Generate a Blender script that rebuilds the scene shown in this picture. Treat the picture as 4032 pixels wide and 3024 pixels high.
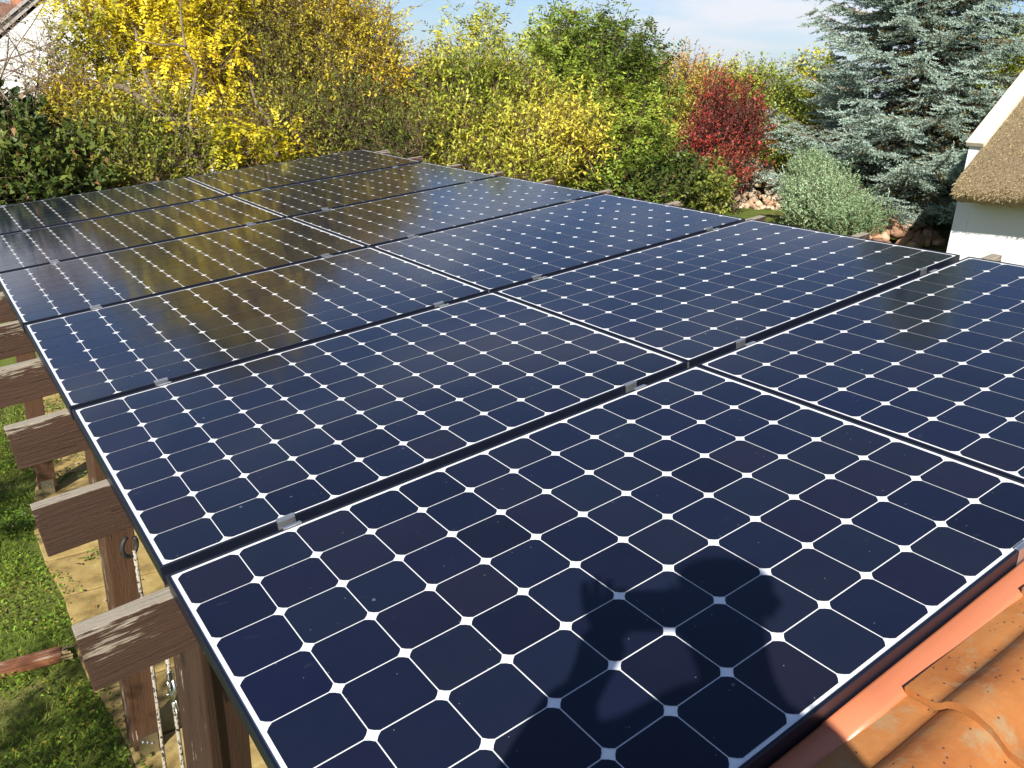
import bpy, math, random
import numpy as np
from mathutils import Vector, Matrix
rng = np.random.default_rng(7)
random.seed(7)
S = bpy.context.scene
for o in list(bpy.data.objects): bpy.data.objects.remove(o)

# ------------------------------------------------------------------ camera
EYE = Vector((0, 0, 3.1))
# camera axes in the world: right, down, forward
RT = Vector((0.8125634883672694, -0.5816567903126529, 0.03762918622022503))
DN = Vector((-0.16752860246405785, -0.2948930019663285, -0.9407296555056216))
FW = Vector((0.5582783756593598, 0.758098605508854, -0.3370634355676642))
cam = bpy.data.cameras.new('camera'); camo = bpy.data.objects.new('camera', cam)
S.collection.objects.link(camo); S.camera = camo
camo.matrix_world = Matrix(((RT.x, -DN.x, -FW.x, EYE.x), (RT.y, -DN.y, -FW.y, EYE.y), (RT.z, -DN.z, -FW.z, EYE.z), (0, 0, 0, 1)))
cam.sensor_width = 36; cam.lens = 3234.2 / 4032 * 36
cam.clip_start = 0.02; cam.clip_end = 20000

# ------------------------------------------------------------------ world, sun, exposure
SUN = Vector((-0.6172, -0.5546, 0.5579)).normalized()
w = bpy.data.worlds.new('World'); S.world = w; w.use_nodes = True
nt = w.node_tree; nt.nodes.clear()
wo = nt.nodes.new('ShaderNodeOutputWorld'); bg = nt.nodes.new('ShaderNodeBackground')
sky = nt.nodes.new('ShaderNodeTexSky'); sky.sky_type = 'NISHITA'; sky.sun_disc = False
sky.sun_elevation = math.asin(SUN.z); sky.sun_rotation = math.atan2(SUN.x, SUN.y)
sky.air_density = 1.0; sky.dust_density = 0.4; sky.ozone_density = 3.0
tc = nt.nodes.new('ShaderNodeTexCoord'); mp = nt.nodes.new('ShaderNodeMapping'); mp.inputs['Scale'].default_value = (1.5, 1.5, 9.0)
mp.inputs['Location'].default_value = (0.35, 0.1, 0.25)
n1 = nt.nodes.new('ShaderNodeTexNoise'); n1.inputs['Scale'].default_value = 2.3; n1.inputs['Detail'].default_value = 9; n1.inputs['Roughness'].default_value = 0.52
cr = nt.nodes.new('ShaderNodeValToRGB'); cr.color_ramp.elements[0].position = 0.47; cr.color_ramp.elements[0].color = (0, 0, 0, 1)
cr.color_ramp.elements[1].position = 0.62; cr.color_ramp.elements[1].color = (1, 1, 1, 1)
mx = nt.nodes.new('ShaderNodeMix'); mx.data_type = 'RGBA'; mx.inputs[7].default_value = (8.0, 8.1, 8.5, 1)
L = nt.links.new
L(tc.outputs['Generated'], mp.inputs[0]); L(mp.outputs[0], n1.inputs['Vector']); L(n1.outputs[0], cr.inputs[0])
mm = nt.nodes.new('ShaderNodeMath'); mm.operation = 'MULTIPLY'; mm.inputs[1].default_value = 0.9
L(cr.outputs[0], mm.inputs[0]); sx = nt.nodes.new('ShaderNodeSeparateXYZ'); el = nt.nodes.new('ShaderNodeMapRange'); el.inputs[1].default_value = .22; el.inputs[2].default_value = .5; el.inputs[3].default_value = 1; el.inputs[4].default_value = 0
L(tc.outputs['Generated'], sx.inputs[0]); L(sx.outputs[2], el.inputs[0]); m3 = nt.nodes.new('ShaderNodeMath'); m3.operation = 'MULTIPLY'
L(mm.outputs[0], m3.inputs[0]); L(el.outputs[0], m3.inputs[1]); L(m3.outputs[0], mx.inputs[0])
tn = nt.nodes.new('ShaderNodeMix'); tn.data_type = 'RGBA'; tn.blend_type = 'MULTIPLY'; tn.inputs[0].default_value = 1; tn.inputs[7].default_value = (.84, .88, 1.0, 1)
L(sky.outputs[0], tn.inputs[6]); L(tn.outputs[2], mx.inputs[6]); L(mx.outputs[2], bg.inputs[0]); L(bg.outputs[0], wo.inputs[0])
bg.inputs[1].default_value = 0.066
sd = bpy.data.lights.new('sun', 'SUN'); sd.energy = 4.6; sd.angle = math.radians(0.55); sd.color = (1.0, 0.955, 0.87)
so = bpy.data.objects.new('sun', sd); S.collection.objects.link(so)
so.rotation_euler = SUN.to_track_quat('Z', 'Y').to_euler(); so.location = SUN * 30
S.view_settings.view_transform = 'Standard'; S.view_settings.look = 'None'; S.view_settings.gamma = 1
S.view_settings.exposure = 0.88
S.render.engine = 'CYCLES'
S.cycles.max_bounces = 8; S.cycles.transparent_max_bounces = 8; S.cycles.caustics_reflective = False; S.cycles.caustics_refractive = False

# ------------------------------------------------------------------ helpers
# panel frame (x along the rows, y away, z normal to the panels) -> world
PM = Matrix(((0.9916207122353202, 0, -0.12918344733717085), (0.0011572058017379058, 0.999959877666634, 0.008882788507161989), (0.1291782641958314, -0.00895784890085477, 0.9915809260985312)))
PP = Vector((-0.17191054394987995, -0.5328925090439505, 0.9792817931122029))
def W(p): return PM @ (Vector(p) - PP) + EYE
PW = Matrix.Translation(W((0, 0, 0))) @ PM.to_4x4()
def at(X, Y, d):
    """point seen at overview pixel X, Y (2212 wide) at depth d"""
    x = (X * 1.8228 - 2016) / 3234.2; y = (Y * 1.8228 - 1512) / 3234.2
    return EYE + d * (FW + x * RT + y * DN)

def tag(o, label=None, cat=None, group=None, kind=None):
    if label: o['label'] = label
    if cat: o['category'] = cat
    if group: o['group'] = group
    if kind: o['kind'] = kind
    return o
def link(o, parent=None):
    S.collection.objects.link(o)
    if parent: o.parent = parent
    return o
def empty(name, loc=(0, 0, 0), mat=None):
    o = bpy.data.objects.new(name, None); link(o); o.empty_display_size = 0.1
    if mat is not None: o.matrix_world = mat
    else: o.location = loc
    return o

class MB:
    def __init__(s): s.v = []; s.f = []; s.m = []; s.cm = 0
    def face(s, idx): s.f.append(idx); s.m.append(s.cm)
    def box(s, lo, hi, M=None, cham=0.0):
        (a, b, c), (d, e, f) = lo, hi
        if cham:
            k = cham
            pts = []
            for z in (c, f):
                zz = z
                pts += [(a + k, b, zz), (d - k, b, zz), (d, b + k, zz), (d, e - k, zz), (d - k, e, zz), (a + k, e, zz), (a, e - k, zz), (a, b + k, zz)]
            n = len(s.v); s.v += [tuple(M @ Vector(p)) if M else p for p in pts]
            s.face([n + 7 - i for i in range(8)]); s.face([n + 8 + i for i in range(8)])
            for i in range(8): j = (i + 1) % 8; s.face([n + i, n + j, n + 8 + j, n + 8 + i])
            return s
        pts = [(a, b, c), (d, b, c), (d, e, c), (a, e, c), (a, b, f), (d, b, f), (d, e, f), (a, e, f)]
        n = len(s.v); s.v += [tuple(M @ Vector(p)) if M else p for p in pts]
        for q in ((3, 2, 1, 0), (4, 5, 6, 7), (0, 1, 5, 4), (1, 2, 6, 5), (2, 3, 7, 6), (3, 0, 4, 7)): s.face([n + i for i in q])
        return s
    def poly(s, pts): n = len(s.v); s.v += [tuple(p) for p in pts]; s.face(list(range(n, n + len(pts)))); return s
    def prism(s, pts, vec):
        """closed prism over polygon pts (3d) extruded by vec"""
        n = len(s.v); k = len(pts); v = Vector(vec)
        s.v += [tuple(p) for p in pts] + [tuple(Vector(p) + v) for p in pts]
        s.face([n + k - 1 - i for i in range(k)]); s.face([n + k + i for i in range(k)])
        for i in range(k): j = (i + 1) % k; s.face([n + i, n + j, n + k + j, n + k + i])
        return s
    def tube(s, pts, rad, sides=8, cap=True):
        pts = [Vector(p) for p in pts]
        if not hasattr(rad, '__len__'): rad = [rad] * len(pts)
        n0 = len(s.v); u = None
        for i, p in enumerate(pts):
            t = (pts[min(i + 1, len(pts) - 1)] - pts[max(i - 1, 0)]).normalized()
            if u is None: u = t.orthogonal().normalized()
            u = (u - t * u.dot(t)).normalized(); w_ = t.cross(u)
            for k in range(sides):
                a = 2 * math.pi * k / sides
                s.v.append(tuple(p + (u * math.cos(a) + w_ * math.sin(a)) * rad[i]))
        for i in range(len(pts) - 1):
            for k in range(sides):
                a = n0 + i * sides + k; b = n0 + i * sides + (k + 1) % sides
                s.face([a, b, b + sides, a + sides])
        if cap:
            s.face([n0 + sides - 1 - k for k in range(sides)]); e = n0 + (len(pts) - 1) * sides; s.face([e + k for k in range(sides)])
        return s
    def build(s, name, mats, parent=None, smooth=False, bevel=0):
        me = bpy.data.meshes.new(name); me.from_pydata(s.v, [], s.f); me.update()
        for m_ in (mats if isinstance(mats, (list, tuple)) else [mats]): me.materials.append(m_)
        if any(s.m): me.polygons.foreach_set('material_index', s.m)
        if smooth: me.polygons.foreach_set('use_smooth', [True] * len(me.polygons))
        o = bpy.data.objects.new(name, me); link(o, parent)
        if bevel:
            b = o.modifiers.new('bevel', 'BEVEL'); b.width = bevel; b.segments = 2; b.limit_method = 'ANGLE'; b.angle_limit = math.radians(40)
        return o

def np_mesh(name, verts, quads, mat, col=None, parent=None, tri=False, smooth=False):
    k = 3 if tri else 4
    me = bpy.data.meshes.new(name); nv = len(verts); nf = len(quads)
    me.vertices.add(nv); me.vertices.foreach_set('co', np.ascontiguousarray(verts, dtype=np.float32).ravel())
    me.loops.add(nf * k); me.loops.foreach_set('vertex_index', np.ascontiguousarray(quads, dtype=np.int32).ravel())
    me.polygons.add(nf); me.polygons.foreach_set('loop_start', np.arange(0, nf * k, k, dtype=np.int32))
    me.polygons.foreach_set('loop_total', np.full(nf, k, dtype=np.int32))
    if smooth: me.polygons.foreach_set('use_smooth', np.ones(nf, dtype=bool))
    me.update(calc_edges=True)
    if col is not None:
        a = me.color_attributes.new('Col', 'FLOAT_COLOR', 'POINT')
        c4 = np.ones((nv, 4), dtype=np.float32); c4[:, :3] = col; a.data.foreach_set('color', c4.ravel())
    me.materials.append(mat)
    o = bpy.data.objects.new(name, me); link(o, parent); return o

# ------------------------------------------------------------------ materials
def mat(name, col=(.5, .5, .5), rough=.6, metal=0, spec=.5):
    m = bpy.data.materials.new(name); m.use_nodes = True; b = m.node_tree.nodes['Principled BSDF']
    b.inputs['Base Color'].default_value = (*col, 1); b.inputs['Roughness'].default_value = rough
    b.inputs['Metallic'].default_value = metal; b.inputs['Specular IOR Level'].default_value = spec
    return m
class NB:
    """tiny node builder"""
    def __init__(s, m): s.m = m; s.t = m.node_tree; s.b = s.t.nodes['Principled BSDF']
    def n(s, typ, **kw):
        x = s.t.nodes.new(typ)
        for k, v in kw.items():
            if k.startswith('i_'): x.inputs[int(k[2:])].default_value = v
            else: setattr(x, k, v)
        return x
    def l(s, a, b): s.t.links.new(a, b)
    def coords(s, scale=(1, 1, 1), which='Object'):
        t = s.n('ShaderNodeTexCoord'); mpp = s.n('ShaderNodeMapping'); mpp.inputs['Scale'].default_value = scale
        s.l(t.outputs[which], mpp.inputs[0]); return mpp.outputs[0]
    def noise(s, vec, scale, detail=4, rough=.55):
        x = s.n('ShaderNodeTexNoise'); x.inputs['Scale'].default_value = scale; x.inputs['Detail'].default_value = detail; x.inputs['Roughness'].default_value = rough
        s.l(vec, x.inputs['Vector']); return x.outputs[0]
    def ramp(s, fac, stops):
        r = s.n('ShaderNodeValToRGB'); e = r.color_ramp.elements
        while len(e) < len(stops): e.new(0.5)
        for i, (p, c) in enumerate(stops):
            e[i].position = p; e[i].color = (*c, 1) if hasattr(c, '__len__') else (c, c, c, 1)
        s.l(fac, r.inputs[0]); return r.outputs[0]
    def mix(s, fac, a, b, mode='MIX'):
        x = s.n('ShaderNodeMix', data_type='RGBA', blend_type=mode)
        if hasattr(fac, 'is_linked') or hasattr(fac, 'links'): s.l(fac, x.inputs[0])
        else: x.inputs[0].default_value = fac
        for i, q in ((6, a), (7, b)):
            if hasattr(q, 'links'): s.l(q, x.inputs[i])
            else: x.inputs[i].default_value = (*q, 1)
        return x.outputs[2]
    def math(s, op, a, b=0.0):
        x = s.n('ShaderNodeMath', operation=op)
        for i, q in ((0, a), (1, b)):
            if hasattr(q, 'links'): s.l(q, x.inputs[i])
            else: x.inputs[i].default_value = q
        return x.outputs[0]
    def bump(s, h, strength=.3, dist=.01):
        x = s.n('ShaderNodeBump'); x.inputs['Strength'].default_value = strength; x.inputs['Distance'].default_value = dist
        s.l(h, x.inputs['Height']); s.l(x.outputs[0], s.b.inputs['Normal'])
    def color(s, c): s.l(c, s.b.inputs['Base Color'])

def leaf_mat(name, trans=.27, rough=.5, spec=.35):
    m = bpy.data.materials.new(name); m.use_nodes = True; t = m.node_tree; b = t.nodes['Principled BSDF']
    a = t.nodes.new('ShaderNodeAttribute'); a.attribute_name = 'Col'
    b.inputs['Roughness'].default_value = rough; b.inputs['Specular IOR Level'].default_value = spec
    tr = t.nodes.new('ShaderNodeBsdfTranslucent'); ms = t.nodes.new('ShaderNodeMixShader'); ms.inputs[0].default_value = trans
    t.links.new(a.outputs['Color'], b.inputs['Base Color']); t.links.new(a.outputs['Color'], tr.inputs['Color'])
    t.links.new(b.outputs[0], ms.inputs[1]); t.links.new(tr.outputs[0], ms.inputs[2])
    t.links.new(ms.outputs[0], t.nodes['Material Output'].inputs[0]); return m
M_leaf = leaf_mat('leaf'); M_needle = leaf_mat('needle', .12, .6, .25); M_grass = leaf_mat('grass_blade', .3, .6, .25)
M_bark = mat('bark', (.16, .12, .08), .9, 0, .2)
nb = NB(M_bark); nb.color(nb.ramp(nb.noise(nb.coords((1, 1, .3)), 22, 5), [(.3, (.08, .06, .04)), (.6, (.2, .155, .105)), (.85, (.33, .28, .2))]))
M_twig = mat('twig', (.2, .14, .08), .85, 0, .2)

# glass over cells / backsheet
def glassy(m, base_nodes):
    nb = NB(m); b = nb.b
    b.inputs['IOR'].default_value = 1.45; b.inputs['Specular IOR Level'].default_value = .5
    v = nb.coords()
    base_nodes(nb, v)
    sm = nb.noise(v, 5.0, 4, .6)
    r = nb.ramp(sm, [(.3, .075), (.7, .12)])
    nb.l(r, b.inputs['Roughness'])
    h = nb.noise(v, 2.2, 1, .4); nb.bump(h, .05, .012)
def dust(nb, v, base, amt=1.0):
    # dust specks, small bird and lime spots lying on the glass
    vo = nb.n('ShaderNodeTexVoronoi'); vo.inputs['Scale'].default_value = 46; nb.l(v, vo.inputs['Vector'])
    pick = nb.math('GREATER_THAN', nb.n_sep(vo), .55)
    d = nb.math('MULTIPLY', nb.math('LESS_THAN', vo.outputs['Distance'], .045), pick)
    vo2 = nb.n('ShaderNodeTexVoronoi'); vo2.inputs['Scale'].default_value = 9; nb.l(v, vo2.inputs['Vector'])
    nz = nb.noise(v, 90, 3, .7)
    d2 = nb.math('MULTIPLY', nb.math('LESS_THAN', nb.math('ADD', vo2.outputs['Distance'], nb.math('MULTIPLY', nz, .06)), .068), nb.math('GREATER_THAN', nb.n_sep(vo2), .6))
    film = nb.math('MULTIPLY', nb.noise(v, 7, 6, .7), .012)
    c = nb.mix(film, base, (.45, .47, .5))
    c = nb.mix(nb.math('MULTIPLY', d, .45), c, (.5, .52, .55))
    sm = nb.n('ShaderNodeTexNoise'); sm.inputs['Scale'].default_value = 1.0; sm.inputs['Detail'].default_value = 3; mp_ = nb.n('ShaderNodeMapping'); mp_.inputs['Scale'].default_value = (9, 26, 9); mp_.inputs['Rotation'].default_value = (0, 0, .5); nb.l(v, mp_.inputs[0]); nb.l(mp_.outputs[0], sm.inputs['Vector'])
    sk = nb.math('MULTIPLY', nb.ramp(sm.outputs[0], [(.70, 0), (.78, 1)]), .035)
    c = nb.mix(sk, c, (.4, .5, .7))
    return nb.mix(nb.math('MULTIPLY', d2, .16), c, (.5, .53, .58))
def _sep(s, vo):
    q = s.n('ShaderNodeSeparateColor'); s.l(vo.outputs['Color'], q.inputs[0]); return q.outputs[0]
NB.n_sep = _sep
M_cell = mat('solar_cell')
def cellbase(nb, v):
    g = nb.n('ShaderNodeNewGeometry')
    c = nb.ramp(g.outputs['Random Per Island'], [(0, (.0040, .0052, .016)), (.3, (.0052, .0078, .025)), (.55, (.0072, .0110, .026)), (.8, (.0088, .0090, .021)), (1, (.0045, .0068, .028))])
    nb.color(dust(nb, v, c))
glassy(M_cell, cellbase)
M_back = mat('backsheet')
glassy(M_back, lambda nb, v: nb.color(nb.mix(nb.noise(v, 40, 3), (.78, .79, .80), (.84, .84, .83))))
M_frame = mat('black_anodised', (.006, .008, .017), .4, .0, .45)
M_inner = mat('black_anodised_inner', (.012, .013, .018), .25, 0, .7)
M_alu = mat('aluminium', (.62, .63, .64), .33, .9)
nb = NB(M_alu); nb.l(nb.ramp(nb.noise(nb.coords((2, 60, 60)), 6), [(.3, .25), (.7, .45)]), nb.b.inputs['Roughness'])
M_steel = mat('galvanised_steel', (.5, .51, .52), .3, 1)

# weathered brown board: grain runs along the local x axis, paint peels off near the top edge (local z)
def wood(name, paint, wear=0.5, grey=(.42, .36, .27), thr=2.12):
    m = mat(name, paint, .62, 0, .3); nb = NB(m)
    tco = nb.n('ShaderNodeTexCoord'); oi = nb.n('ShaderNodeObjectInfo'); rv = nb.n('ShaderNodeVectorMath', operation='SCALE'); cb = nb.n('ShaderNodeCombineXYZ')
    for k in range(3): nb.l(oi.outputs['Random'], cb.inputs[k])
    nb.l(cb.outputs[0], rv.inputs[0]); rv.inputs['Scale'].default_value = 23.0
    ad = nb.n('ShaderNodeVectorMath', operation='ADD'); nb.l(tco.outputs['Object'], ad.inputs[0]); nb.l(rv.outputs[0], ad.inputs[1])
    def cs(sc): q = nb.n('ShaderNodeMapping'); q.inputs['Scale'].default_value = sc; nb.l(ad.outputs[0], q.inputs[0]); return q.outputs[0]
    g = nb.noise(cs((1.3, 20, 20)), 6, 9, .68); fine = nb.noise(cs((3, 80, 80)), 5, 5, .75); patch = nb.noise(cs((2.2, 5, 5)), 2.2, 4, .6)
    sep = nb.n('ShaderNodeSeparateXYZ'); nb.l(tco.outputs['Object'], sep.inputs[0])
    up = nb.math('ADD', nb.math('MULTIPLY', sep.outputs[2], 5.0), wear * .8)
    geo = nb.n('ShaderNodeNewGeometry'); sn = nb.n('ShaderNodeSeparateXYZ'); nb.l(geo.outputs['Normal'], sn.inputs[0])
    topf = nb.math('MULTIPLY', nb.math('GREATER_THAN', sn.outputs[2], .7), .5 * wear * 2)
    k = nb.math('ADD', nb.math('ADD', nb.math('MULTIPLY', g, 2.1), nb.math('MULTIPLY', fine, .9)), nb.math('ADD', up, topf))
    k = nb.math('ADD', k, nb.math('MULTIPLY', nb.math('SUBTRACT', patch, .5), 1.6)); k = nb.math('ADD', k, .15)
    mr = nb.n('ShaderNodeMapRange'); mr.inputs[1].default_value = thr; mr.inputs[2].default_value = thr + .16; nb.l(k, mr.inputs[0])
    pc = nb.mix(nb.noise(cs((1, 8, 8)), 3, 4), tuple(x * .6 for x in paint), tuple(min(1, x * 1.5) for x in paint))
    pc = nb.mix(nb.math('MULTIPLY', oi.outputs['Random'], .45), pc, tuple(x * .55 for x in paint))
    knot = nb.n('ShaderNodeTexVoronoi'); knot.inputs['Scale'].default_value = 2.6; nb.l(cs((1, 2.5, 2.5)), knot.inputs['Vector'])
    pc = nb.mix(nb.ramp(knot.outputs['Distance'], [(.0, .9), (.06, .6), (.085, 0)]), pc, tuple(x * .3 for x in paint))
    gc = nb.mix(fine, tuple(x * .45 for x in grey), tuple(min(1, x * 1.55) for x in grey))
    col = nb.mix(mr.outputs[0], pc, gc)
    crack = nb.noise(cs((.9, 34, 34)), 3.5, 3, .5); cm = nb.ramp(crack, [(.300, 1), (.335, 0)])
    nb.color(nb.mix(nb.math('MULTIPLY', cm, .85), col, (.012, .008, .006)))
    nb.bump(nb.math('SUBTRACT', nb.math('ADD', g, nb.math('MULTIPLY', fine, .6)), nb.math('ADD', nb.math('MULTIPLY', cm, .7), nb.math('MULTIPLY', mr.outputs[0], .12))), .75, .007); return m
M_raft = wood('weathered_brown_board', (.068, .034, .020), .60, grey=(.34, .29, .22))
M_post = wood('brown_post', (.085, .042, .022), .12, thr=2.35)
M_postd = wood('dark_brown_post', (.048, .025, .015), .10, thr=2.45)
M_red = wood('reddish_board', (.22, .085, .04), .25, thr=2.5)

M_sal = mat('salmon_sheet_metal', (.62, .235, .135), .38, 0, .5)
nb = NB(M_sal); v = nb.coords(); nb.color(nb.mix(nb.ramp(nb.noise(v, 160, 2), [(.70, 0), (.76, 1)]), nb.mix(nb.noise(v, 3, 4), (.54, .165, .075), (.62, .215, .105)), (.25, .11, .07)))
M_tile = mat('terracotta_tile', (.5, .22, .08), .75, 0, .3)
nb = NB(M_tile); v = nb.coords()
base = nb.ramp(nb.noise(v, 5, 6, .6), [(.3, (.27, .085, .022)), (.5, (.37, .14, .038)), (.75, (.45, .20, .065))])
li = nb.ramp(nb.noise(v, 13, 6, .7), [(.55, 0), (.68, .75)])
base = nb.mix(li, base, nb.mix(nb.noise(v, 60, 3), (.26, .18, .085), (.36, .29, .17)))
vo = nb.n('ShaderNodeTexVoronoi'); vo.inputs['Scale'].default_value = 95; nb.l(v, vo.inputs['Vector'])
pit = nb.math('MULTIPLY', nb.ramp(vo.outputs['Distance'], [(.12, 1), (.24, 0)]), nb.math('GREATER_THAN', nb.math('ADD', nb.n_sep(vo), nb.math('MULTIPLY', nb.noise(v, 9, 2), .9)), 1.2))
base = nb.mix(pit, base, (.06, .04, .03))
vo = nb.n('ShaderNodeTexVoronoi'); vo.inputs['Scale'].default_value = 17; nb.l(v, vo.inputs['Vector'])
wsp = nb.math('MULTIPLY', nb.math('LESS_THAN', nb.math('ADD', vo.outputs['Distance'], nb.math('MULTIPLY', nb.noise(v, 120, 4, .8), .22)), .21), nb.math('GREATER_THAN', nb.n_sep(vo), .86))
base = nb.mix(wsp, base, (.62, .60, .54))
nb.color(base); nb.bump(nb.math('SUBTRACT', nb.noise(v, 70, 6, .7), nb.math('MULTIPLY', pit, .5)), .35, .004)

M_white = mat('white_render', (.80, .80, .79), .85, 0, .2)
nb = NB(M_white); v = nb.coords(); nb.color(nb.mix(nb.noise(v, 1.3, 5), (.76, .76, .75), (.83, .83, .82))); nb.bump(nb.noise(v, 55, 5, .7), .25, .01)
M_cope = mat('cream_coping', (.68, .6, .47), .7, 0, .3)
nb = NB(M_cope); v = nb.coords(); nb.color(nb.mix(nb.ramp(nb.noise(v, 3.5, 7, .65), [(.35, 0), (.7, 1)]), (.62, .52, .40), (.74, .67, .54)))
M_thatch = mat('thatch', (.36, .25, .12), .9, 0, .15)
nb = NB(M_thatch); v = nb.coords((5, 22, 5)); g = nb.noise(v, 6, 6, .75)
nb.color(nb.ramp(g, [(.3, (.16, .11, .055)), (.46, (.36, .27, .15)), (.6, (.50, .39, .23)), (.75, (.64, .53, .34))])); nb.bump(g, 1, .05)
M_gtile = mat('old_red_tiles', (.34, .13, .07), .8)
nb = NB(M_gtile); nb.color(nb.ramp(nb.noise(nb.coords((4, 4, 4)), 5, 4), [(.3, (.24, .09, .05)), (.7, (.45, .2, .11))]))
M_grey = mat('grey_board', (.36, .33, .31), .7)

# ------------------------------------------------------------------ the solar array
A, B, ZF = 1.559, 1.046, -0.0425
PITCH = 0.1274; GAP = 0.0078
ROWS = [(0, 0, 0, 0), (-.00275, 1.08007, .00068, .0037), (-.00537, 2.15949, .00325, .01026), (-.00908, 3.23622, .01388, .00556), (-.0147, 4.3275, .01794, .01125), (-.02461, 5.38309, .03586, .02104)]
def frame_mesh():
    m = MB(); lip = .0065; top = .0026; c = .0012
    # cross-section from outside bottom, up, over the lip, down inside to just under the laminate
    prof = [(0, ZF), (0, top - c), (c, top), (lip - c * .6, top), (lip, top - c * .6), (lip, -.0008)]
    rings = []
    for d, z in prof: rings.append([(d, d, z), (A - d, d, z), (A - d, B - d, z), (d, B - d, z)])
    n = len(m.v)
    for r in rings: m.v += r
    for i in range(len(rings) - 1):
        for k in range(4):
            a = i * 4 + k; b = i * 4 + (k + 1) % 4
            m.face([a, b, b + 4, a + 4])
    # bottom flange
    m.box((.001, .001, ZF + .0001), (A - .001, .028, ZF + .0016)); m.box((.001, B - .028, ZF + .0001), (A - .001, B - .001, ZF + .0016))
    m.box((.001, .0285, ZF + .0001), (.028, B - .0285, ZF + .0016)); m.box((A - .028, .0285, ZF + .0001), (A - .001, B - .0285, ZF + .0016))
    return m
def laminate_mesh():
    m = MB(); e = .0063
    m.poly([(e, e, -.0009), (A - e, e, -.0009), (A - e, B - e, -.0009), (e, B - e, -.0009)])
    m.poly([(e, B - e, -.005), (A - e, B - e, -.005), (A - e, e, -.005), (e, e, -.005)])
    return m
def cells_mesh():
    m = MB(); h = (PITCH - .0023) / 2; c = .0134
    for i in range(12):
        for j in range(8):
            cx = A / 2 + (i - 5.5) * PITCH; cy = B / 2 + (j - 3.5) * PITCH
            pts = []
            for sx, sy in ((1, 1), (-1, 1), (-1, -1), (1, -1)):
                p0 = (sx * h, sy * (h - c)); p1 = (sx * (h - c), sy * h); q = (sx * (h - c * .44), sy * (h - c * .44))
                tri = [p0, q, p1]
                if sx * sy < 0: tri = tri[::-1]
                pts += tri
            m.poly([(cx + x, cy + y, 0) for x, y in pts])
    return m
def jbox_mesh():
    m = MB(); m.box((A / 2 - .06, B - .14, -.024), (A / 2 + .06, B - .05, -.0055)); return m
RN = ['nearest', 'second', 'third', 'fourth', 'fifth', 'farthest']
first = None; panel_mats = {}
for c in range(2):
    for r in range(6):
        u0, y0, z0, t = ROWS[r]
        Mx = PW @ Matrix.Translation((u0 + c * (A + GAP), y0, z0)) @ Matrix.Rotation(t, 4, 'X')
        panel_mats[(r, c)] = Mx
        e = empty('solar_panel', mat=Mx)
        side = 'left' if c == 0 else 'right'
        extra = {(0, 0): 'nearest solar panel, carrying the shadow of the photographer beside the salmon flashing',
                 (5, 0): 'solar panel in the farthest row, left column, against the green shrub, reflecting gold foliage',
                 (5, 1): 'solar panel at the far corner of the array, right column, before the hedge'}
        tag(e, extra.get((r, c), 'dark blue 96-cell solar panel in the %s row from the viewer, %s column' % (RN[r], side)), 'solar panel', 'solar panels on the pergola roof')
        if first is None:
            first = [frame_mesh().build('frame', M_frame, e), laminate_mesh().build('backsheet', M_back, e), cells_mesh().build('solar_cells', M_cell, e), jbox_mesh().build('junction_box', M_frame, e)]
        else:
            for q in first:
                d = q.copy(); S.collection.objects.link(d); d.parent = e

# mid clamps: U-shaped channel whose two wings grip the frames on both sides of the gap
def clamp_mesh(gap, end=False):
    m = MB(); h = .021; t = .0022; tp = .0029
    m.box((-h, gap - t, -.036), (h, gap - .0002, tp))              # wall against the far frame
    m.box((-h, gap - t, tp), (h, gap + .0085, tp + t))             # wing on the far frame
    if not end:
        m.box((-h, 0.0002, -.036), (h, t, tp)); m.box((-h, t, -.038), (h, gap - t, -.036))
        m.box((-h, -.0085, tp), (h, t, tp + t)); m.box((-h, -.0085, tp + t), (h, -.0062, tp + t + .0014))
    else:
        m.box((-h, gap - t, -.044), (h, gap - .0002, -.036)); m.box((-h, gap - .024, -.046), (h, gap - t, -.044))
    m.box((-h, gap + .0062, tp + t), (h, gap + .0085, tp + t + .0014))
    return m
CU = [[.272, 1.325], [.235, 1.292]]
cp = {}
def clamp(name, key, mesh_fn, Mx, label, group):
    if key not in cp:
        e = empty(name, mat=Mx); b = mesh_fn().build('clamp_body', M_alu, e, bevel=.0006)
        s_ = MB(); s_.tube([(0, key[1] / 2 if key[0] == 'mid' else key[1] - .014, -.036 if key[0] == 'mid' else -.044), (0, key[1] / 2 if key[0] == 'mid' else key[1] - .014, -.028)], .0055, 6); s2 = s_.build('bolt', M_steel, e)
        cp[key] = (b, s2)
    else:
        e = empty(name, mat=Mx)
        for q in cp[key]: d = q.copy(); S.collection.objects.link(d); d.parent = e
    tag(e, label, 'clamp', group)
SIDE = ['left', 'right']
for r in range(5):
    g = round(ROWS[r + 1][1] - ROWS[r][1] - B * math.cos(ROWS[r][3]), 5)
    for c in range(2):
        for k in range(2):
            P0 = Vector((ROWS[r][0] + c * (A + GAP) + CU[c][k] + .004 * r * (1 if c else .5), ROWS[r][1] + B * math.cos(ROWS[r][3]), ROWS[r][2] + B * math.sin(ROWS[r][3])))
            clamp('mid_clamp', ('mid', g), lambda: clamp_mesh(g), PW @ Matrix.Translation(P0),
                  'silver clamp between %s and %s panel rows, %s one of the %s column' % (RN[r], RN[r + 1], SIDE[k], SIDE[c]), 'aluminium clamps between the panel rows')
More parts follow.
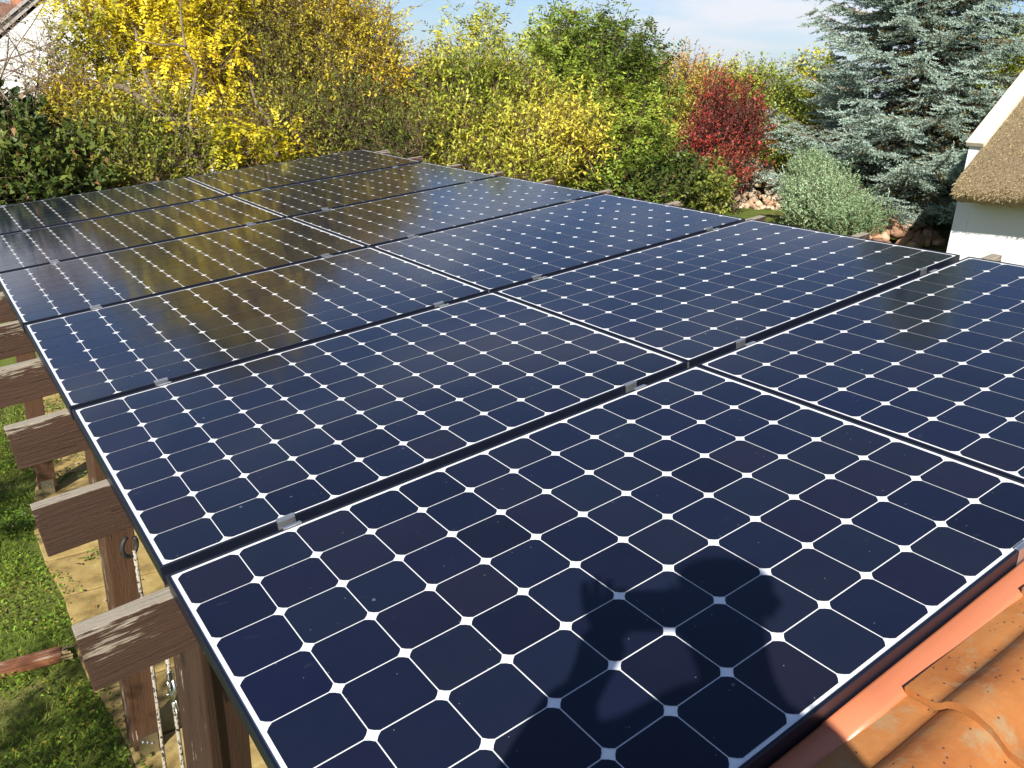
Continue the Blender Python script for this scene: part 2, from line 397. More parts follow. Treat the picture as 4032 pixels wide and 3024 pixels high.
for c in range(2):
    for k in range(2):
        r = 5; Mx = panel_mats[(5, c)] @ Matrix.Translation((CU[c][k], B, 0)) @ Matrix.Rotation(math.pi, 4, 'Z')
        clamp('end_clamp', ('end', 0.0), lambda: clamp_mesh(0.0, True), Mx, 'silver end clamp on the far array edge, %s one of the %s column' % (SIDE[k], SIDE[c]), 'aluminium end clamps on the array edges')
        Mx = panel_mats[(0, c)] @ Matrix.Translation((1.325 if k else .272, 0, 0))
        if (c, k) == (0, 1): clamp('end_clamp', ('end', 0.0), lambda: clamp_mesh(0.0, True), Mx, 'aluminium end clamp on the nearest panel edge beside the salmon flashing', 'aluminium end clamps on the array edges')
# silver corner seen in the gap between the columns, thin steel strip at the left array edge
for r in range(5):
    P0 = Vector((ROWS[r + 1][0], ROWS[r][1] + B + .0312, ROWS[r][2] + B * math.sin(ROWS[r][3])))
    m = MB(); m.box((A + .0012, -.0006, -.040), (A + GAP - .0012, .0016, .0008)); o = m.build('corner_joint', M_alu); o.matrix_world = PW @ Matrix.Translation(P0)
    tag(o, 'thin silver joint where the four panel corners meet between the %s and %s rows' % (RN[r], RN[r + 1]), 'joint', 'silver joints between panel corners')

# ------------------------------------------------------------------ pergola: rafters, purlins, posts
def row_z(y):
    for r in range(5, -1, -1):
        if y >= ROWS[r][1] - .02: return ROWS[r][2] + (y - ROWS[r][1]) * math.sin(ROWS[r][3])
    return 0
RL = 3.4 + .18
raf0 = None
onames = ['first rafter end from the viewer', 'second rafter end from the viewer', 'third rafter end from the viewer', 'fourth rafter end from the viewer', 'fifth rafter end from the viewer', 'sixth rafter end from the viewer', 'seventh rafter end, far along the pergola', 'eighth rafter, its tip seen past the right panel edge', 'ninth rafter, tip among the yellow hedge leaves', 'tenth and farthest rafter tip at the far corner']
for k in range(-1, 10):
    yb = 1.083 + .6035 * k
    if raf0 is None:
        m = MB(); m.box((0, -.043, -.142), (RL, 0, 0)); raf0 = m.build('rafter', M_raft, bevel=.003); o = raf0
    else:
        o = raf0.copy(); S.collection.objects.link(o)
    o.matrix_world = PW @ Matrix.Translation((-.186 + rng.normal() * .002, yb, row_z(yb) + ZF - .006)) @ Matrix.Rotation(rng.normal() * .004, 4, 'X')
    if k >= 0: tag(o, 'weathered brown pergola rafter board, ' + onames[k], 'rafter', 'pergola rafters under the panels')
    else: tag(o, 'brown pergola rafter hidden below the nearest panel', 'rafter', 'pergola rafters under the panels')
    m_ = (k * 3.7) % 5
# purlins along the pergola
for x, lab in ((.72, 'brown purlin beam along the left posts under the rafters'), (2.95, 'brown purlin beam under the right end of the rafters')):
    m = MB(); m.box((0, -.05, -.13), (6.6, .05, 0)); o = m.build('purlin', M_post, bevel=.004)
    a = W((x - .28, -.1, -.195)); o.matrix_world = Matrix.Translation(a) @ Matrix.Rotation(math.pi / 2, 4, 'Z'); tag(o, lab, 'beam')
def post(x, y, ztop, wd, label, M=M_post, rot=.0, bracket=True, z0=.06):
    e = empty('pergola_post', (x, y, 0)); e.rotation_euler.z = rot; tag(e, label, 'post', 'pergola posts')
    m = MB(); h = wd / 2
    # grain texture runs along local x, so the timber mesh is laid along x and stood up
    m.box((0, -h, -h), (ztop - z0, h, h)); o = m.build('timber', M, e, bevel=.006)
    o.matrix_local = Matrix.Translation((0, 0, z0)) @ Matrix.Rotation(-math.pi / 2, 4, 'Y')
    if bracket:
        m = MB(); m.box((-.045, -h - .005, 0), (.045, -h - .001, .13)); m.box((-.045, h + .001, 0), (.045, h + .005, .13)); m.box((-.045, -h - .001, 0.02), (.045, h + .001, .055))
        b = m.build('post_shoe', M_steel, e)
        for i, (bx, bz) in enumerate(((-.02, .1), (.02, .07), (0, .085))):
            m = MB(); m.tube([(bx, -h - .005, bz), (bx, -h - .011, bz)], .008, 6); m.build('bolt', M_steel, b)
    return e
post(.49, 3.56, 1.93, .125, 'brown square timber post standing at the paving edge, second from the viewer', rot=.08)
post(.50, 6.74, 1.93, .125, 'brown timber post with a steel shoe, far along the lawn edge', rot=-.05)
post(.475, 2.06, 1.95, .135, 'dark brown square post nearest the viewer beside the two ropes', M_postd, rot=.35)
post(2.9, 3.5, 2.2, .125, 'brown timber post under the right side of the panels, middle')
post(2.9, 6.7, 2.2, .125, 'brown timber post under the right side of the panels, far end')
post(2.9, .6, 2.2, .125, 'brown timber post under the right side of the panels, near the tiled house')

# ------------------------------------------------------------------ ropes with a snap hook
M_rope = mat('rope_fleck', (.62, .56, .47), .9, 0, .1)
nb = NB(M_rope); v = nb.coords((1, 1, .45)); vo = nb.n('ShaderNodeTexVoronoi'); vo.inputs['Scale'].default_value = 300; nb.l(v, vo.inputs['Vector'])
big = nb.noise(nb.coords((.3, .3, 1)), 60, 1)
msk = nb.math('MULTIPLY', nb.math('GREATER_THAN', nb.n_sep(vo), .62), nb.math('GREATER_THAN', big, .47))
nb.color(nb.mix(msk, nb.mix(nb.noise(v, 220, 2), (.26, .22, .17), (.46, .41, .33)), (.04, .036, .03))); nb.bump(nb.noise(v, 400, 2), .5, .002)
M_dark = mat('black_rubber', (.02, .02, .02), .6)
def rope(name, X, Y, d, X2, dxy, label, loop=True):
    a = at(X, Y, d)
    e = empty(name, a); tag(e, label, 'rope', 'ropes hanging from the rafters')
    m = MB(); n = 16; pts = []
    for i in range(n):
        t = i / (n - 1); pts.append((dxy[0] * t + .006 * math.sin(t * 5), dxy[1] * t, -1.5 * t))
    m.tube(pts, .0054, 8); m.build('rope_strand', M_rope, e, smooth=True)
    return e
r1 = rope('rope', 290, 1189, 2.2, 0, (0, .0), 'white rope with black flecks hanging from a black loop under the rafter')
m = MB(); m.tube([(-.010 + .020 * math.cos(a), .010 * math.cos(a), .016 + .030 * math.sin(a)) for a in [(i + 5) * math.pi / 9 for i in range(16)]], .0058, 8); m.build('rope_loop', M_dark, r1, smooth=True)
r2 = rope('rope', 358, 1400, 2.05, 0, (0, .0), 'white flecked rope with a shiny steel snap hook beside the dark post')
m = MB()
zz = -.07
m.tube([(.008 * math.cos(a) , -.012, zz - .01 + .017 * math.sin(a)) for a in [i * math.pi / 8 for i in range(17)]], .0026, 6, False)
m.tube([(.006, -.012, zz - .02), (.009, -.012, zz - .05), (.002, -.012, zz - .062), (-.002, -.012, zz - .085)], [.003, .0075, .0085, .004], 8)
m.tube([(-.007, -.012, zz - .02), (-.008, -.012, zz - .06)], .0025, 6)
m.tube([(-.014, -.012, zz - .058), (.0, -.012, zz - .062)], .0022, 6)
m.tube([(.006, -.012, zz - .085), (.010, -.012, zz - .12), (.004, -.012, zz - .124), (.001, -.012, zz - .086)], .0018, 6)
m.build('snap_hook', M_steel, r2, smooth=True)
# ------------------------------------------------------------------ the near house: tiled roof, salmon flashing, wall
house = empty('tiled_house', tuple(W((.3, -.1, -.3)))); tag(house, 'house with orange clay tile roof and salmon metal verge beside the solar panels', 'house')
def adopt(o, parent):
    mw = o.matrix_world.copy(); o.parent = parent
    bpy.context.view_layer.update(); o.matrix_parent_inverse = parent.matrix_world.inverted(); o.matrix_world = mw
YS = []
y = -.047
prof = []
def tile_z(s):
    """roll profile across the tile width, s in metres from the flashing"""
    per = .215; q = (s + .0) % per
    if q < .045: return .001 * math.sin(q / .045 * math.pi)
    if q < .075: k = (q - .045) / .03; return .024 * (k * k * (3 - 2 * k))
    if q < .125: k = (q - .075) / .05; return .024 + .006 * math.sin(k * math.pi)
    if q < .165: k = (q - .125) / .04; return .024 * (1 - k * k * (3 - 2 * k)) - .004 * k
    k = (q - .165) / .05; return -.004 * (1 - k) - .003 * math.sin(k * math.pi)
verts = []; faces = []
NV = 260; s_all = np.linspace(0, 2.4, NV)
U0 = .848
for ci in range(-2, 8):
    ua = U0 + ci * .3735; ub = ua + .40; n0 = len(verts)
    jit = rng.normal() * .0012
    for a, u in enumerate(np.linspace(ua, ub, 6)):
        fr = (u - ua) / .3735
        for s_ in s_all:
            z = -.033 + .018 * (1 - fr) + tile_z(s_) + jit
            wob = .0012 * math.sin(s_ * 31 + ci * 2.1) + .0010 * math.sin(u * 23 + s_ * 9)
            verts.append((u + (.002 * math.sin(s_ * 40) if a == 0 else 0), -.047 - s_, z + wob))
    for a in range(5):
        for b in range(NV - 1):
            i = n0 + a * NV + b; faces.append((i, i + NV, i + NV + 1, i + 1))
    # thickness at the lower end
    n1_ = len(verts)
    for b in range(NV):
        x_, y_, z_ = verts[n0 + b]; verts.append((x_ + .003, y_, z_ - .016))
    for b in range(NV - 1): faces.append((n0 + b, n0 + b + 1, n1_ + b + 1, n1_ + b))
m = MB(); m.v = verts; m.f = [list(f) for f in faces]; m.m = [0] * len(faces)
o = m.build('tiled_roof', M_tile, None, smooth=True); o.matrix_world = PW; adopt(o, house)
es = o.modifiers.new('split', 'EDGE_SPLIT'); es.split_angle = math.radians(50)
# flashing: L-shaped sheet in two overlapping lengths
def flash(u0, u1, dz):
    m = MB(); pr = [(-.0015, -.052 + dz), (-.002, -.031 + dz), (-.0035, -.028 + dz), (-.008, -.0268 + dz), (-.042, -.0262 + dz), (-.0475, -.028 + dz), (-.0505, -.032 + dz), (-.051, -.07 + dz)]
    us = np.linspace(u0, u1, 24); n = len(pr)
    for u in us:
        for (y_, z_) in pr: m.v.append((u, y_ + .0004 * math.sin(u * 17), z_ + .0005 * math.sin(u * 9)))
    for a in range(len(us) - 1):
        for b in range(n - 1): i = a * n + b; m.face([i, i + 1, i + n + 1, i + n])
    return m
f1 = flash(.1, .742, -.0004).build('verge_flashing', M_sal, None, smooth=True); f1.matrix_world = PW; adopt(f1, house)
f2 = flash(.700, 3.4, .0009).build('verge_flashing', M_sal, None, smooth=True); f2.matrix_world = PW; adopt(f2, house)
for q in (f1, f2): sdf = q.modifiers.new('th', 'SOLIDIFY'); sdf.thickness = .0009
a = W((.35, -.2, -.25)); b = W((3.4, -.2, -.25))
m = MB(); m.v = [(a.x, a.y, 0), (b.x, a.y, 0), (b.x, a.y, b.z), (a.x, a.y, a.z), (a.x, a.y - 2.2, 0), (b.x, a.y - 2.2, 0), (b.x, a.y - 2.2, b.z), (a.x, a.y - 2.2, a.z)]
for q in ((0, 1, 2, 3), (5, 4, 7, 6), (4, 0, 3, 7), (1, 5, 6, 2), (3, 2, 6, 7)): m.face(list(q))
o = m.build('wall', M_white); adopt(o, house)
#PART2
# ------------------------------------------------------------------ ground, paving, hills
def terr(x, y):
    d = x * .593 + y * .805            # distance along the view
    t = np.clip((d - 9.0) / 3.5, 0, 1); h = 1.45 * t * t * (3 - 2 * t)
    t2 = np.clip((d - 45) / 160, 0, 1); return h - 22 * t2 * t2 * (3 - 2 * t2)
ax = np.concatenate([-np.geomspace(9000, 22, 24), np.linspace(-20, 34, 82), np.geomspace(36, 9000, 26)])
ay = np.concatenate([-np.geomspace(3000, 12, 14), np.linspace(-10, 44, 82), np.geomspace(46, 9500, 26)])
X, Y = np.meshgrid(ax, ay, indexing='ij'); Z = terr(X, Y) + .02 * np.sin(X * 1.7) * np.cos(Y * 1.3) * (np.hypot(X, Y - 4) > 3.5)
V = np.stack([X, Y, Z - .012], -1).reshape(-1, 3); ni, nj = X.shape
I, J = np.meshgrid(np.arange(ni - 1), np.arange(nj - 1), indexing='ij'); q = (I * nj + J).ravel()
M_ground = mat('meadow', (.1, .13, .03), .95, 0, .1)
nb = NB(M_ground); v = nb.coords()
gcol = nb.ramp(nb.noise(v, .9, 8, .65), [(.3, (.07, .105, .018)), (.5, (.115, .15, .028)), (.62, (.19, .17, .06)), (.8, (.17, .12, .055))])
far = nb.ramp(nb.noise(v, .006, 8, .62), [(.38, (.035, .06, .022)), (.48, (.10, .13, .05)), (.56, (.28, .25, .13)), (.66, (.10, .14, .05))])
g_ = nb.n('ShaderNodeNewGeometry'); ln = nb.n('ShaderNodeVectorMath', operation='LENGTH'); nb.l(g_.outputs['Position'], ln.inputs[0])
mr = nb.n('ShaderNodeMapRange'); mr.inputs[1].default_value = 50; mr.inputs[2].default_value = 180; nb.l(ln.outputs['Value'], mr.inputs[0])
nb.color(nb.mix(mr.outputs[0], gcol, far)); nb.bump(nb.noise(v, 24, 6, .7), .6, .03)
tag(np_mesh('ground', V, np.stack([q, q + nj, q + nj + 1, q + 1], -1), M_ground, smooth=True), kind='structure')
# hills on the horizon
nx = 90
hv = []; 
for k in range(nx):
    a = math.radians(-20 + 130 * k / (nx - 1)); 
    for j in range(9):
        R_ = 3600 + 380 * j; hh = (92 * math.exp(-((math.degrees(a) - 62) / 16) ** 2) + 46 + 22 * math.sin(a * 9) + 12 * math.sin(a * 23 + 1)) * math.sin(math.pi * min(1, (j + .0) / 6) * .5) ** 1.5
        hv.append((R_ * math.cos(a), R_ * math.sin(a), -26 + hh))
hq = [(k * 9 + j, (k + 1) * 9 + j, (k + 1) * 9 + j + 1, k * 9 + j + 1) for k in range(nx - 1) for j in range(8)]
M_hill = mat('wooded_hill', (.05, .09, .04), .95, 0, .1)
nb = NB(M_hill); nb.color(nb.ramp(nb.noise(nb.coords(), .008, 9, .65), [(.35, (.03, .055, .025)), (.52, (.06, .095, .035)), (.62, (.20, .19, .10))]))
tag(np_mesh('hills', np.array(hv), np.array(hq), M_hill, smooth=True), kind='structure')

# flagstones under the pergola
M_pave = mat('sandstone_paving', (.5, .38, .18), .85, 0, .25)
nb = NB(M_pave); v = nb.coords()
c = nb.ramp(nb.noise(v, 3.2, 8, .68), [(.32, (.17, .115, .04)), (.46, (.34, .24, .085)), (.58, (.42, .31, .12)), (.7, (.52, .41, .20))])
c = nb.mix(nb.ramp(nb.noise(v, 11, 6, .7), [(.56, 0), (.7, .7)]), c, (.20, .13, .07))
nb.color(c); nb.bump(nb.noise(v, 26, 7, .7), .5, .01)
m = MB(); edge = [(9.5, .78), (8.2, .62), (7.3, .50), (6.6, .36), (5.8, .30), (5.45, .36), (4.9, .345), (4.3, .33), (3.9, .38), (3.55, .43), (3.2, .40), (2.4, .42), (1.0, .40), (-.4, .4)]
def ex(y):
    for (ya, xa), (yb, xb) in zip(edge[:-1], edge[1:]):
        if yb <= y <= ya: return xb + (xa - xb) * (y - yb) / (ya - yb)
    return edge[0][1]
yy = -.3; 
while yy < 9.4:
    dy = random.uniform(.42, .62); xx = ex(yy + dy / 2) - .04 + random.uniform(-.03, .03); first_x = True
    while xx < 3.9:
        dx = random.uniform(.5, .85); g = .011
        j = lambda: random.uniform(-.012, .012)
        if first_x: a0, a1 = ex(yy) + j(), ex(yy + dy) + j()
        else: a0 = a1 = xx
        zt = .012 + random.uniform(-.003, .004)
        pts = [(a0 + g, yy + g, zt - .03), (xx + dx - g, yy + g + j() * .3, zt - .03), (xx + dx - g, yy + dy - g, zt - .03), (a1 + g, yy + dy - g + j() * .3, zt - .03)]
        m.prism(pts, (0, 0, .03)); xx += dx; first_x = False
    yy += dy
o = m.build('paving', M_pave, bevel=.004); tag(o, kind='structure')
M_grout = mat('joint_sand', (.10, .065, .03), .95)
m = MB(); m.prism([(.42, -.3, -.02), (3.9, -.3, -.02), (3.9, 9.4, -.02), (.9, 9.4, -.02), (.45, 6.5, -.02), (.4, 5.8, -.02)], (0, 0, .022)); tag(m.build('path', M_grout), kind='structure')

# ------------------------------------------------------------------ leaves
def norm(a): return a / (np.linalg.norm(a, axis=-1, keepdims=True) + 1e-9)
def leaf_quads(P, D, N, Ln, Wd, fold=.25):
    """diamond leaves with a folded midrib: base, side, tip, side"""
    D = norm(D); Sd = norm(np.cross(D, N)); Nn = np.cross(Sd, D)
    Ln = Ln[:, None]; Wd = Wd[:, None]
    b = P; l = P + D * Ln * .45 + Sd * Wd * .5 + Nn * Wd * fold; r = P + D * Ln * .45 - Sd * Wd * .5 + Nn * Wd * fold
    t = P + D * Ln - Nn * Ln * .12
    return np.stack([b, r, t, l], 1)
def twig_tubes(A0, B0, r0, r1):
    """three-sided tapered twigs, vectorised"""
    D = norm(B0 - A0); U = norm(np.cross(D, np.array([.3, .2, 1.0]))); Wv = np.cross(D, U); v = []
    for P, r in ((A0, r0), (B0, r1)):
        for k in range(3):
            a = 2 * math.pi * k / 3; v.append(P + (U * math.cos(a) + Wv * math.sin(a)) * np.broadcast_to(np.asarray(r), (len(P),))[:, None])
    v = np.stack(v, 1); n = len(A0); base = (np.arange(n) * 6)[:, None]
    f = np.concatenate([base + np.array([[k, (k + 1) % 3, 3 + (k + 1) % 3, 3 + k]]) for k in range(3)], 0)
    return v.reshape(-1, 3), f
def limb(m, pts, r0, r1, sides=6):
    n = len(pts); m.tube(pts, [r0 + (r1 - r0) * i / (n - 1) for i in range(n)], sides)
def curve(a, b, n=7, sag=.12, wob=.05):
    a = np.array(a, float); b = np.array(b, float); out = []
    ln = np.linalg.norm(b - a); off = rng.normal(size=3) * wob * ln
    for i in range(n):
        t = i / (n - 1); p = a + (b - a) * t; p[2] += sag * ln * math.sin(math.pi * t) * .6
        p += off * math.sin(math.pi * t) + (rng.normal(size=3) * .012 * ln if 0 < i < n - 1 else 0); out.append(p)
    return out
def shrub(name, label, cat, lobes, base, palette, n_tw, leaf=(.05, .022), per=14, tw_len=.32, shell=.55, up=.5, droop=0, stems=3, group=None, bare=0.25, frond=False, trunk_r=.03, twcol=(.2, .14, .08), poke=0, pal_scale=1.7, pal_shift=None, abs_lobes=None):
    """lobes: (X, Y, depth, rx, rz) in overview pixels/metres -> a shrub with stems, twigs and leaves"""
    root = empty(name, tuple(base)); tag(root, label, cat, group)
    org = np.array(base, float)
    if abs_lobes: lobes = [(0, 0, 0, l[3], l[4]) for l in abs_lobes]
    C = np.array([np.array(at(a, b, d)) for a, b, d, *_ in lobes]); Rr = np.array([[l[3], l[3], l[4]] for l in lobes])
    if abs_lobes: C = np.array([l[:3] for l in abs_lobes], float)
    vol = Rr[:, 0] * Rr[:, 1] * Rr[:, 2]; pr = vol ** .8 / (vol ** .8).sum()
    # woody parts
    m = MB(); sub = []
    for li, c in enumerate(C):
        b0 = org + rng.normal(size=3) * np.array([.12, .12, 0]) * (1 if stems > 1 else .2)
        pts = curve(b0, c, 8, .08, .07); limb(m, [p - org for p in pts], trunk_r * (1 if li < stems else .6), .007)
        for k in range(9):
            s0 = pts[rng.integers(3, 8)]; d_ = norm(rng.normal(size=3)); tip = c + d_ * Rr[li] * .8
            pp = curve(s0, tip, 5, .1, .08); limb(m, [p - org for p in pp], .008, .0025, 4); sub.append(tip)
    m.build('stems', M_bark, root)
    # twigs
    li = rng.choice(len(lobes), n_tw, p=pr); d_ = norm(rng.normal(size=(n_tw, 3)))
    rad = shell + (1 - shell) * rng.random(n_tw) ** .8; rad = np.where(rng.random(n_tw) < .22, rng.random(n_tw), rad)
    P = C[li] + d_ * Rr[li] * rad[:, None] * (1 + .16 * np.sin(d_[:, :1] * 7 + li[:, None]) + .1 * rng.normal(size=(n_tw, 1)))
    if poke: 
        k = rng.random(n_tw) < poke; P[k] = C[li[k]] + d_[k] * Rr[li[k]] * (1.05 + .25 * rng.random((k.sum(), 1)))
    keep = P[:, 2] > np.maximum(.12, terr(P[:, 0], P[:, 1]) + .1); P = P[keep]; d_ = d_[keep]; n_tw = len(P)
    T = norm(d_ * .8 + np.array([0, 0, up]) + rng.normal(size=(n_tw, 3)) * .45)
    ln = tw_len * rng.uniform(.5, 1.25, n_tw); Q = P + T * ln[:, None]; P0 = P - T * ln[:, None] * .5
    tv, tf = twig_tubes(P0 - org, Q - org, .0032, .0011)
    # extra bare twiglets
    nb_ = int(n_tw * bare); ii = rng.integers(0, n_tw, nb_); a0 = P[ii] - T[ii] * .1 * rng.random((nb_, 1)); b0 = a0 + norm(T[ii] + rng.normal(size=(nb_, 3)) * .8) * rng.uniform(.12, .4, (nb_, 1))
    tv2, tf2 = twig_tubes(a0 - org, b0 - org, .0022, .0009)
    mt = twig_mat(twcol)
    np_mesh('twigs', np.concatenate([tv, tv2]), np.concatenate([tf, tf2 + len(tv)]), mt, parent=root)
    # leaves along twigs
    if frond:
        nl = per; F = 2 * nl + 1; nf = n_tw * 3
        ti = np.repeat(np.arange(n_tw), 3); s = rng.random(nf)[:, None]
        o0 = P[ti] + T[ti] * ln[ti][:, None] * (.2 + .8 * s)
        fd = norm(T[ti] * .35 + rng.normal(size=(nf, 3)) * .8 + np.array([0, 0, -droop])); fl = frond * rng.uniform(.7, 1.2, nf)
        fs = norm(np.cross(fd, np.array([0, 0, 1.]) + rng.normal(size=(nf, 3)) * .25))
        k = np.arange(F); side = np.where(k % 2 == 0, 1., -1.); side[-1] = 0; pos = (k // 2 + 1) / (nl + .3)
        PP_ = o0[:, None] + fd[:, None] * (fl[:, None] * pos[None])[..., None] + np.array([0, 0, -.25 * droop]) * ((pos ** 2)[None, :, None] * fl[:, None, None])
        DD = norm(fs[:, None] * side[None, :, None] + fd[:, None] * .55 + np.array([0, 0, -.25]) + rng.normal(size=(nf, F, 3)) * .18)
        NN = np.broadcast_to(np.cross(fd, fs)[:, None], DD.shape) + rng.normal(size=DD.shape) * .35
        LP = PP_.reshape(-1, 3); LD = DD.reshape(-1, 3); LN = NN.reshape(-1, 3); cl = np.repeat(ti, F)
    else:
        ti = np.repeat(np.arange(n_tw), per); s = rng.random(len(ti))[:, None] * 1.05
        LP = P[ti] + T[ti] * ln[ti][:, None] * s
        az = norm(rng.normal(size=(len(ti), 3))); LD = norm(T[ti] * .45 + az * .9 + np.array([0, 0, .1 - droop])); LN = rng.normal(size=LD.shape) * .45 + np.array([0, 0, 1.]) + SUNV * .35; cl = ti
    n = len(LP); Ls = leaf[0] * rng.uniform(.6, 1.25, n) * rng.uniform(.7, 1.3, n_tw)[cl]; Ws = leaf[1] * rng.uniform(.7, 1.3, n)
    q = leaf_quads(LP - org, LD, LN, Ls, Ws)
    # colour by patch of crown plus leaf-to-leaf variation
    pal = np.array(palette, float); ph = rng.random(6) * 6
    pv = P * pal_scale; f = .5 + .24 * (np.sin(pv[:, 0] * 1.3 + ph[0] + 1.2 * np.sin(pv[:, 2] + ph[1])) + np.sin(pv[:, 1] * 1.1 + ph[2] + pv[:, 2] * 1.6) * .9) + rng.normal(size=n_tw) * .10
    if pal_shift is not None: f = f + pal_shift(P)  # offsets the leaf colour along the palette
    f = (f - .5) * 1.25 + .5; f = f[cl] + rng.normal(size=n) * .11
    f = np.clip(f, 0, .9999) * (len(pal) - 1); i0 = f.astype(int); c = pal[i0] + (pal[np.minimum(i0 + 1, len(pal) - 1)] - pal[i0]) * (f - i0)[:, None]
    c = c * rng.uniform(.72, 1.25, (n, 1)); brown = rng.random(n) < .035; c[brown] = np.array([.22, .12, .04]) * rng.uniform(.6, 1.3, (brown.sum(), 1))
    np_mesh('foliage', q.reshape(-1, 3), np.arange(n * 4).reshape(-1, 4), M_leaf, col=np.repeat(np.clip(c, 0, 1), 4, 0), parent=root)
    return root
SUNV = np.array(SUN)
_tw = {}
def twig_mat(c):
    if c not in _tw: _tw[c] = mat('twig_wood', c, .85, 0, .2)
    return _tw[c]
def gb(X, d, Yb=None):
    p = at(X, 300, d); return (p.x, p.y, float(terr(p.x, p.y)) - .03)

YEL = [(.20, .22, .02), (.42, .38, .02), (.70, .56, .02), (.82, .68, .03), (.78, .58, .03)]
OLV = [(.09, .13, .02), (.22, .26, .03), (.33, .34, .04), (.52, .46, .05), (.62, .46, .03)]
DKG = [(.04, .07, .018), (.08, .115, .022), (.15, .19, .03), (.28, .30, .05)]
YGR = [(.14, .20, .02), (.28, .34, .03), (.46, .48, .05), (.64, .60, .08), (.70, .60, .07)]
GRN = [(.10, .15, .02), (.17, .25, .03), (.28, .37, .045), (.42, .47, .06), (.56, .54, .08)]
RED = [(.14, .03, .02), (.34, .045, .035), (.48, .065, .055), (.38, .12, .05), (.24, .10, .04), (.16, .20, .04)]
ORG = [(.40, .38, .06), (.60, .50, .07), (.66, .42, .10), (.58, .26, .10)]
TW = (.23, .17, .10)
# -- left side
shrub('ivy_shrub', 'dark green leafy shrub at the left edge in front of the white wall', 'shrub',
      [(20, 310, 7.9, .35, .33), (60, 360, 7.6, .5, .40), (110, 310, 8.0, .25, .28), (20, 440, 7.4, .55, .35), (110, 420, 7.4, .5, .3), (150, 400, 7.5, .4, .3)], gb(60, 7.7), DKG, 1500, (.075, .045), 13, .26, group=None, bare=.25, pal_scale=2.2)
shrub('yellow_robinia', 'tall tree with bright yellow feathery leaves and pale leaning trunk, at the upper left', 'tree',
      [(190, 90, 8.9, .38, .5), (160, 170, 8.7, .25, .3), (300, 40, 9.2, .6, .6), (400, 60, 9.1, .5, .6), (430, 150, 8.6, .38, .32), (290, 250, 8.8, .4, .4), (220, 230, 8.8, .35, .3), (470, 290, 8.3, .36, .30), (530, 330, 8.2, .34, .22), (260, -110, 9.2, .65, .7), (410, -130, 9.2, .65, .7), (340, -250, 9.3, .6, .55)],
      gb(400, 8.7), YEL, 1500, (.05, .027), 6, .34, shell=.4, droop=.7, frond=.2, stems=3, trunk_r=.05, bare=.6, twcol=(.3, .22, .12), up=.3)
shrub('golden_thicket_tree', 'dense twiggy tree with small gold and olive leaves, left of the open sky', 'tree',
      [(540, 60, 9.5, .7, .7), (660, 55, 9.7, .72, .6), (760, 75, 9.7, .5, .48), (800, 130, 9.7, .42, .42), (600, 190, 9.4, .7, .55), (730, 200, 9.5, .6, .5), (850, 200, 9.7, .33, .26), (540, -70, 9.8, .5, .4), (480, 120, 9.5, .4, .5)],
      gb(650, 9.6), [(.18, .18, .02), (.34, .31, .03), (.55, .47, .04), (.74, .58, .04), (.72, .48, .03)], 5200, (.038, .019), 14, .34, shell=.35, stems=5, trunk_r=.035, bare=.6, twcol=TW, poke=.05, pal_shift=lambda P: np.full(len(P), .06))
shrub('olive_hedge_shrub', 'olive green hedge shrub with small leaves behind the far left panel corner', 'shrub',
      [(190, 280, 8.3, .4, .4), (250, 330, 8.1, .5, .42), (350, 300, 8.4, .4, .42), (330, 370, 7.9, .5, .28), (200, 390, 7.8, .4, .3), (130, 240, 8.6, .22, .25)], gb(270, 8.2), OLV, 2300, (.048, .022), 12, .3, bare=.9, twcol=TW, up=.6, pal_shift=lambda P: np.full(len(P), .22))
shrub('brown_twig_shrub', 'thin leaved shrub showing brown twigs behind the far panel edge, centre left', 'shrub',
      [(590, 300, 8.8, .55, .38), (700, 290, 9.0, .5, .38), (790, 260, 9.2, .4, .35), (840, 320, 9.0, .45, .26), (900, 290, 9.3, .4, .3)], gb(700, 9), OLV, 2000, (.045, .02), 10, .32, bare=1.6, twcol=(.22, .15, .09), up=.6, pal_shift=lambda P: np.full(len(P), -.28))
# -- middle
shrub('yellow_green_shrub', 'yellow green shrub with pointed leaves right behind the middle rafter tips', 'shrub',
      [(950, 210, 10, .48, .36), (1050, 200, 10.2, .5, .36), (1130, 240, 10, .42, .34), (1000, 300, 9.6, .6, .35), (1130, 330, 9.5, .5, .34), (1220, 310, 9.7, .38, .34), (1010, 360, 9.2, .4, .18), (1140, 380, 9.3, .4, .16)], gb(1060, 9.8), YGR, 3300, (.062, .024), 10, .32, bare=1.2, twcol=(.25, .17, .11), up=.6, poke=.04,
      pal_shift=lambda P: (P[:, 2] - 2.6) * .15 + .12)  # leaf colour moves up the palette with height
shrub('ash_saplings', 'tall thin green saplings with loose pinnate leaves rising against the sky', 'sapling',
      [(1000, 115, 11, .34, .34), (1060, 90, 11, .28, .38), (1110, 140, 11, .28, .28), (965, 150, 11, .16, .2), (1160, 130, 11, .2, .25)], gb(1060, 11), GRN[1:], 85, (.07, .026), 4, .4, shell=.2, frond=.2, droop=.1, bare=1.2, stems=5, trunk_r=.016, up=1.2, poke=.08)
shrub('green_ash_tree', 'broad round yellow-green tree rising against the sky in the middle', 'tree',
      [(1240, 118, 11, .42, .42), (1312, 128, 11, .44, .42), (1205, 95, 11.2, .2, .26), (1200, 180, 10.8, .4, .42), (1290, 210, 10.7, .55, .5), (1370, 200, 10.9, .34, .4), (1240, 290, 10.4, .45, .4), (1350, 300, 10.4, .45, .45), (1290, 370, 10.2, .5, .3), (1400, 370, 10.4, .35, .35), (1380, 150, 11, .3, .25), (1330, 420, 10, .4, .2)],
      gb(1290, 10.8), GRN, 1500, (.066, .026), 4, .36, shell=.45, frond=.19, droop=.3, bare=1.0, stems=6, trunk_r=.03, up=.8, poke=.05)
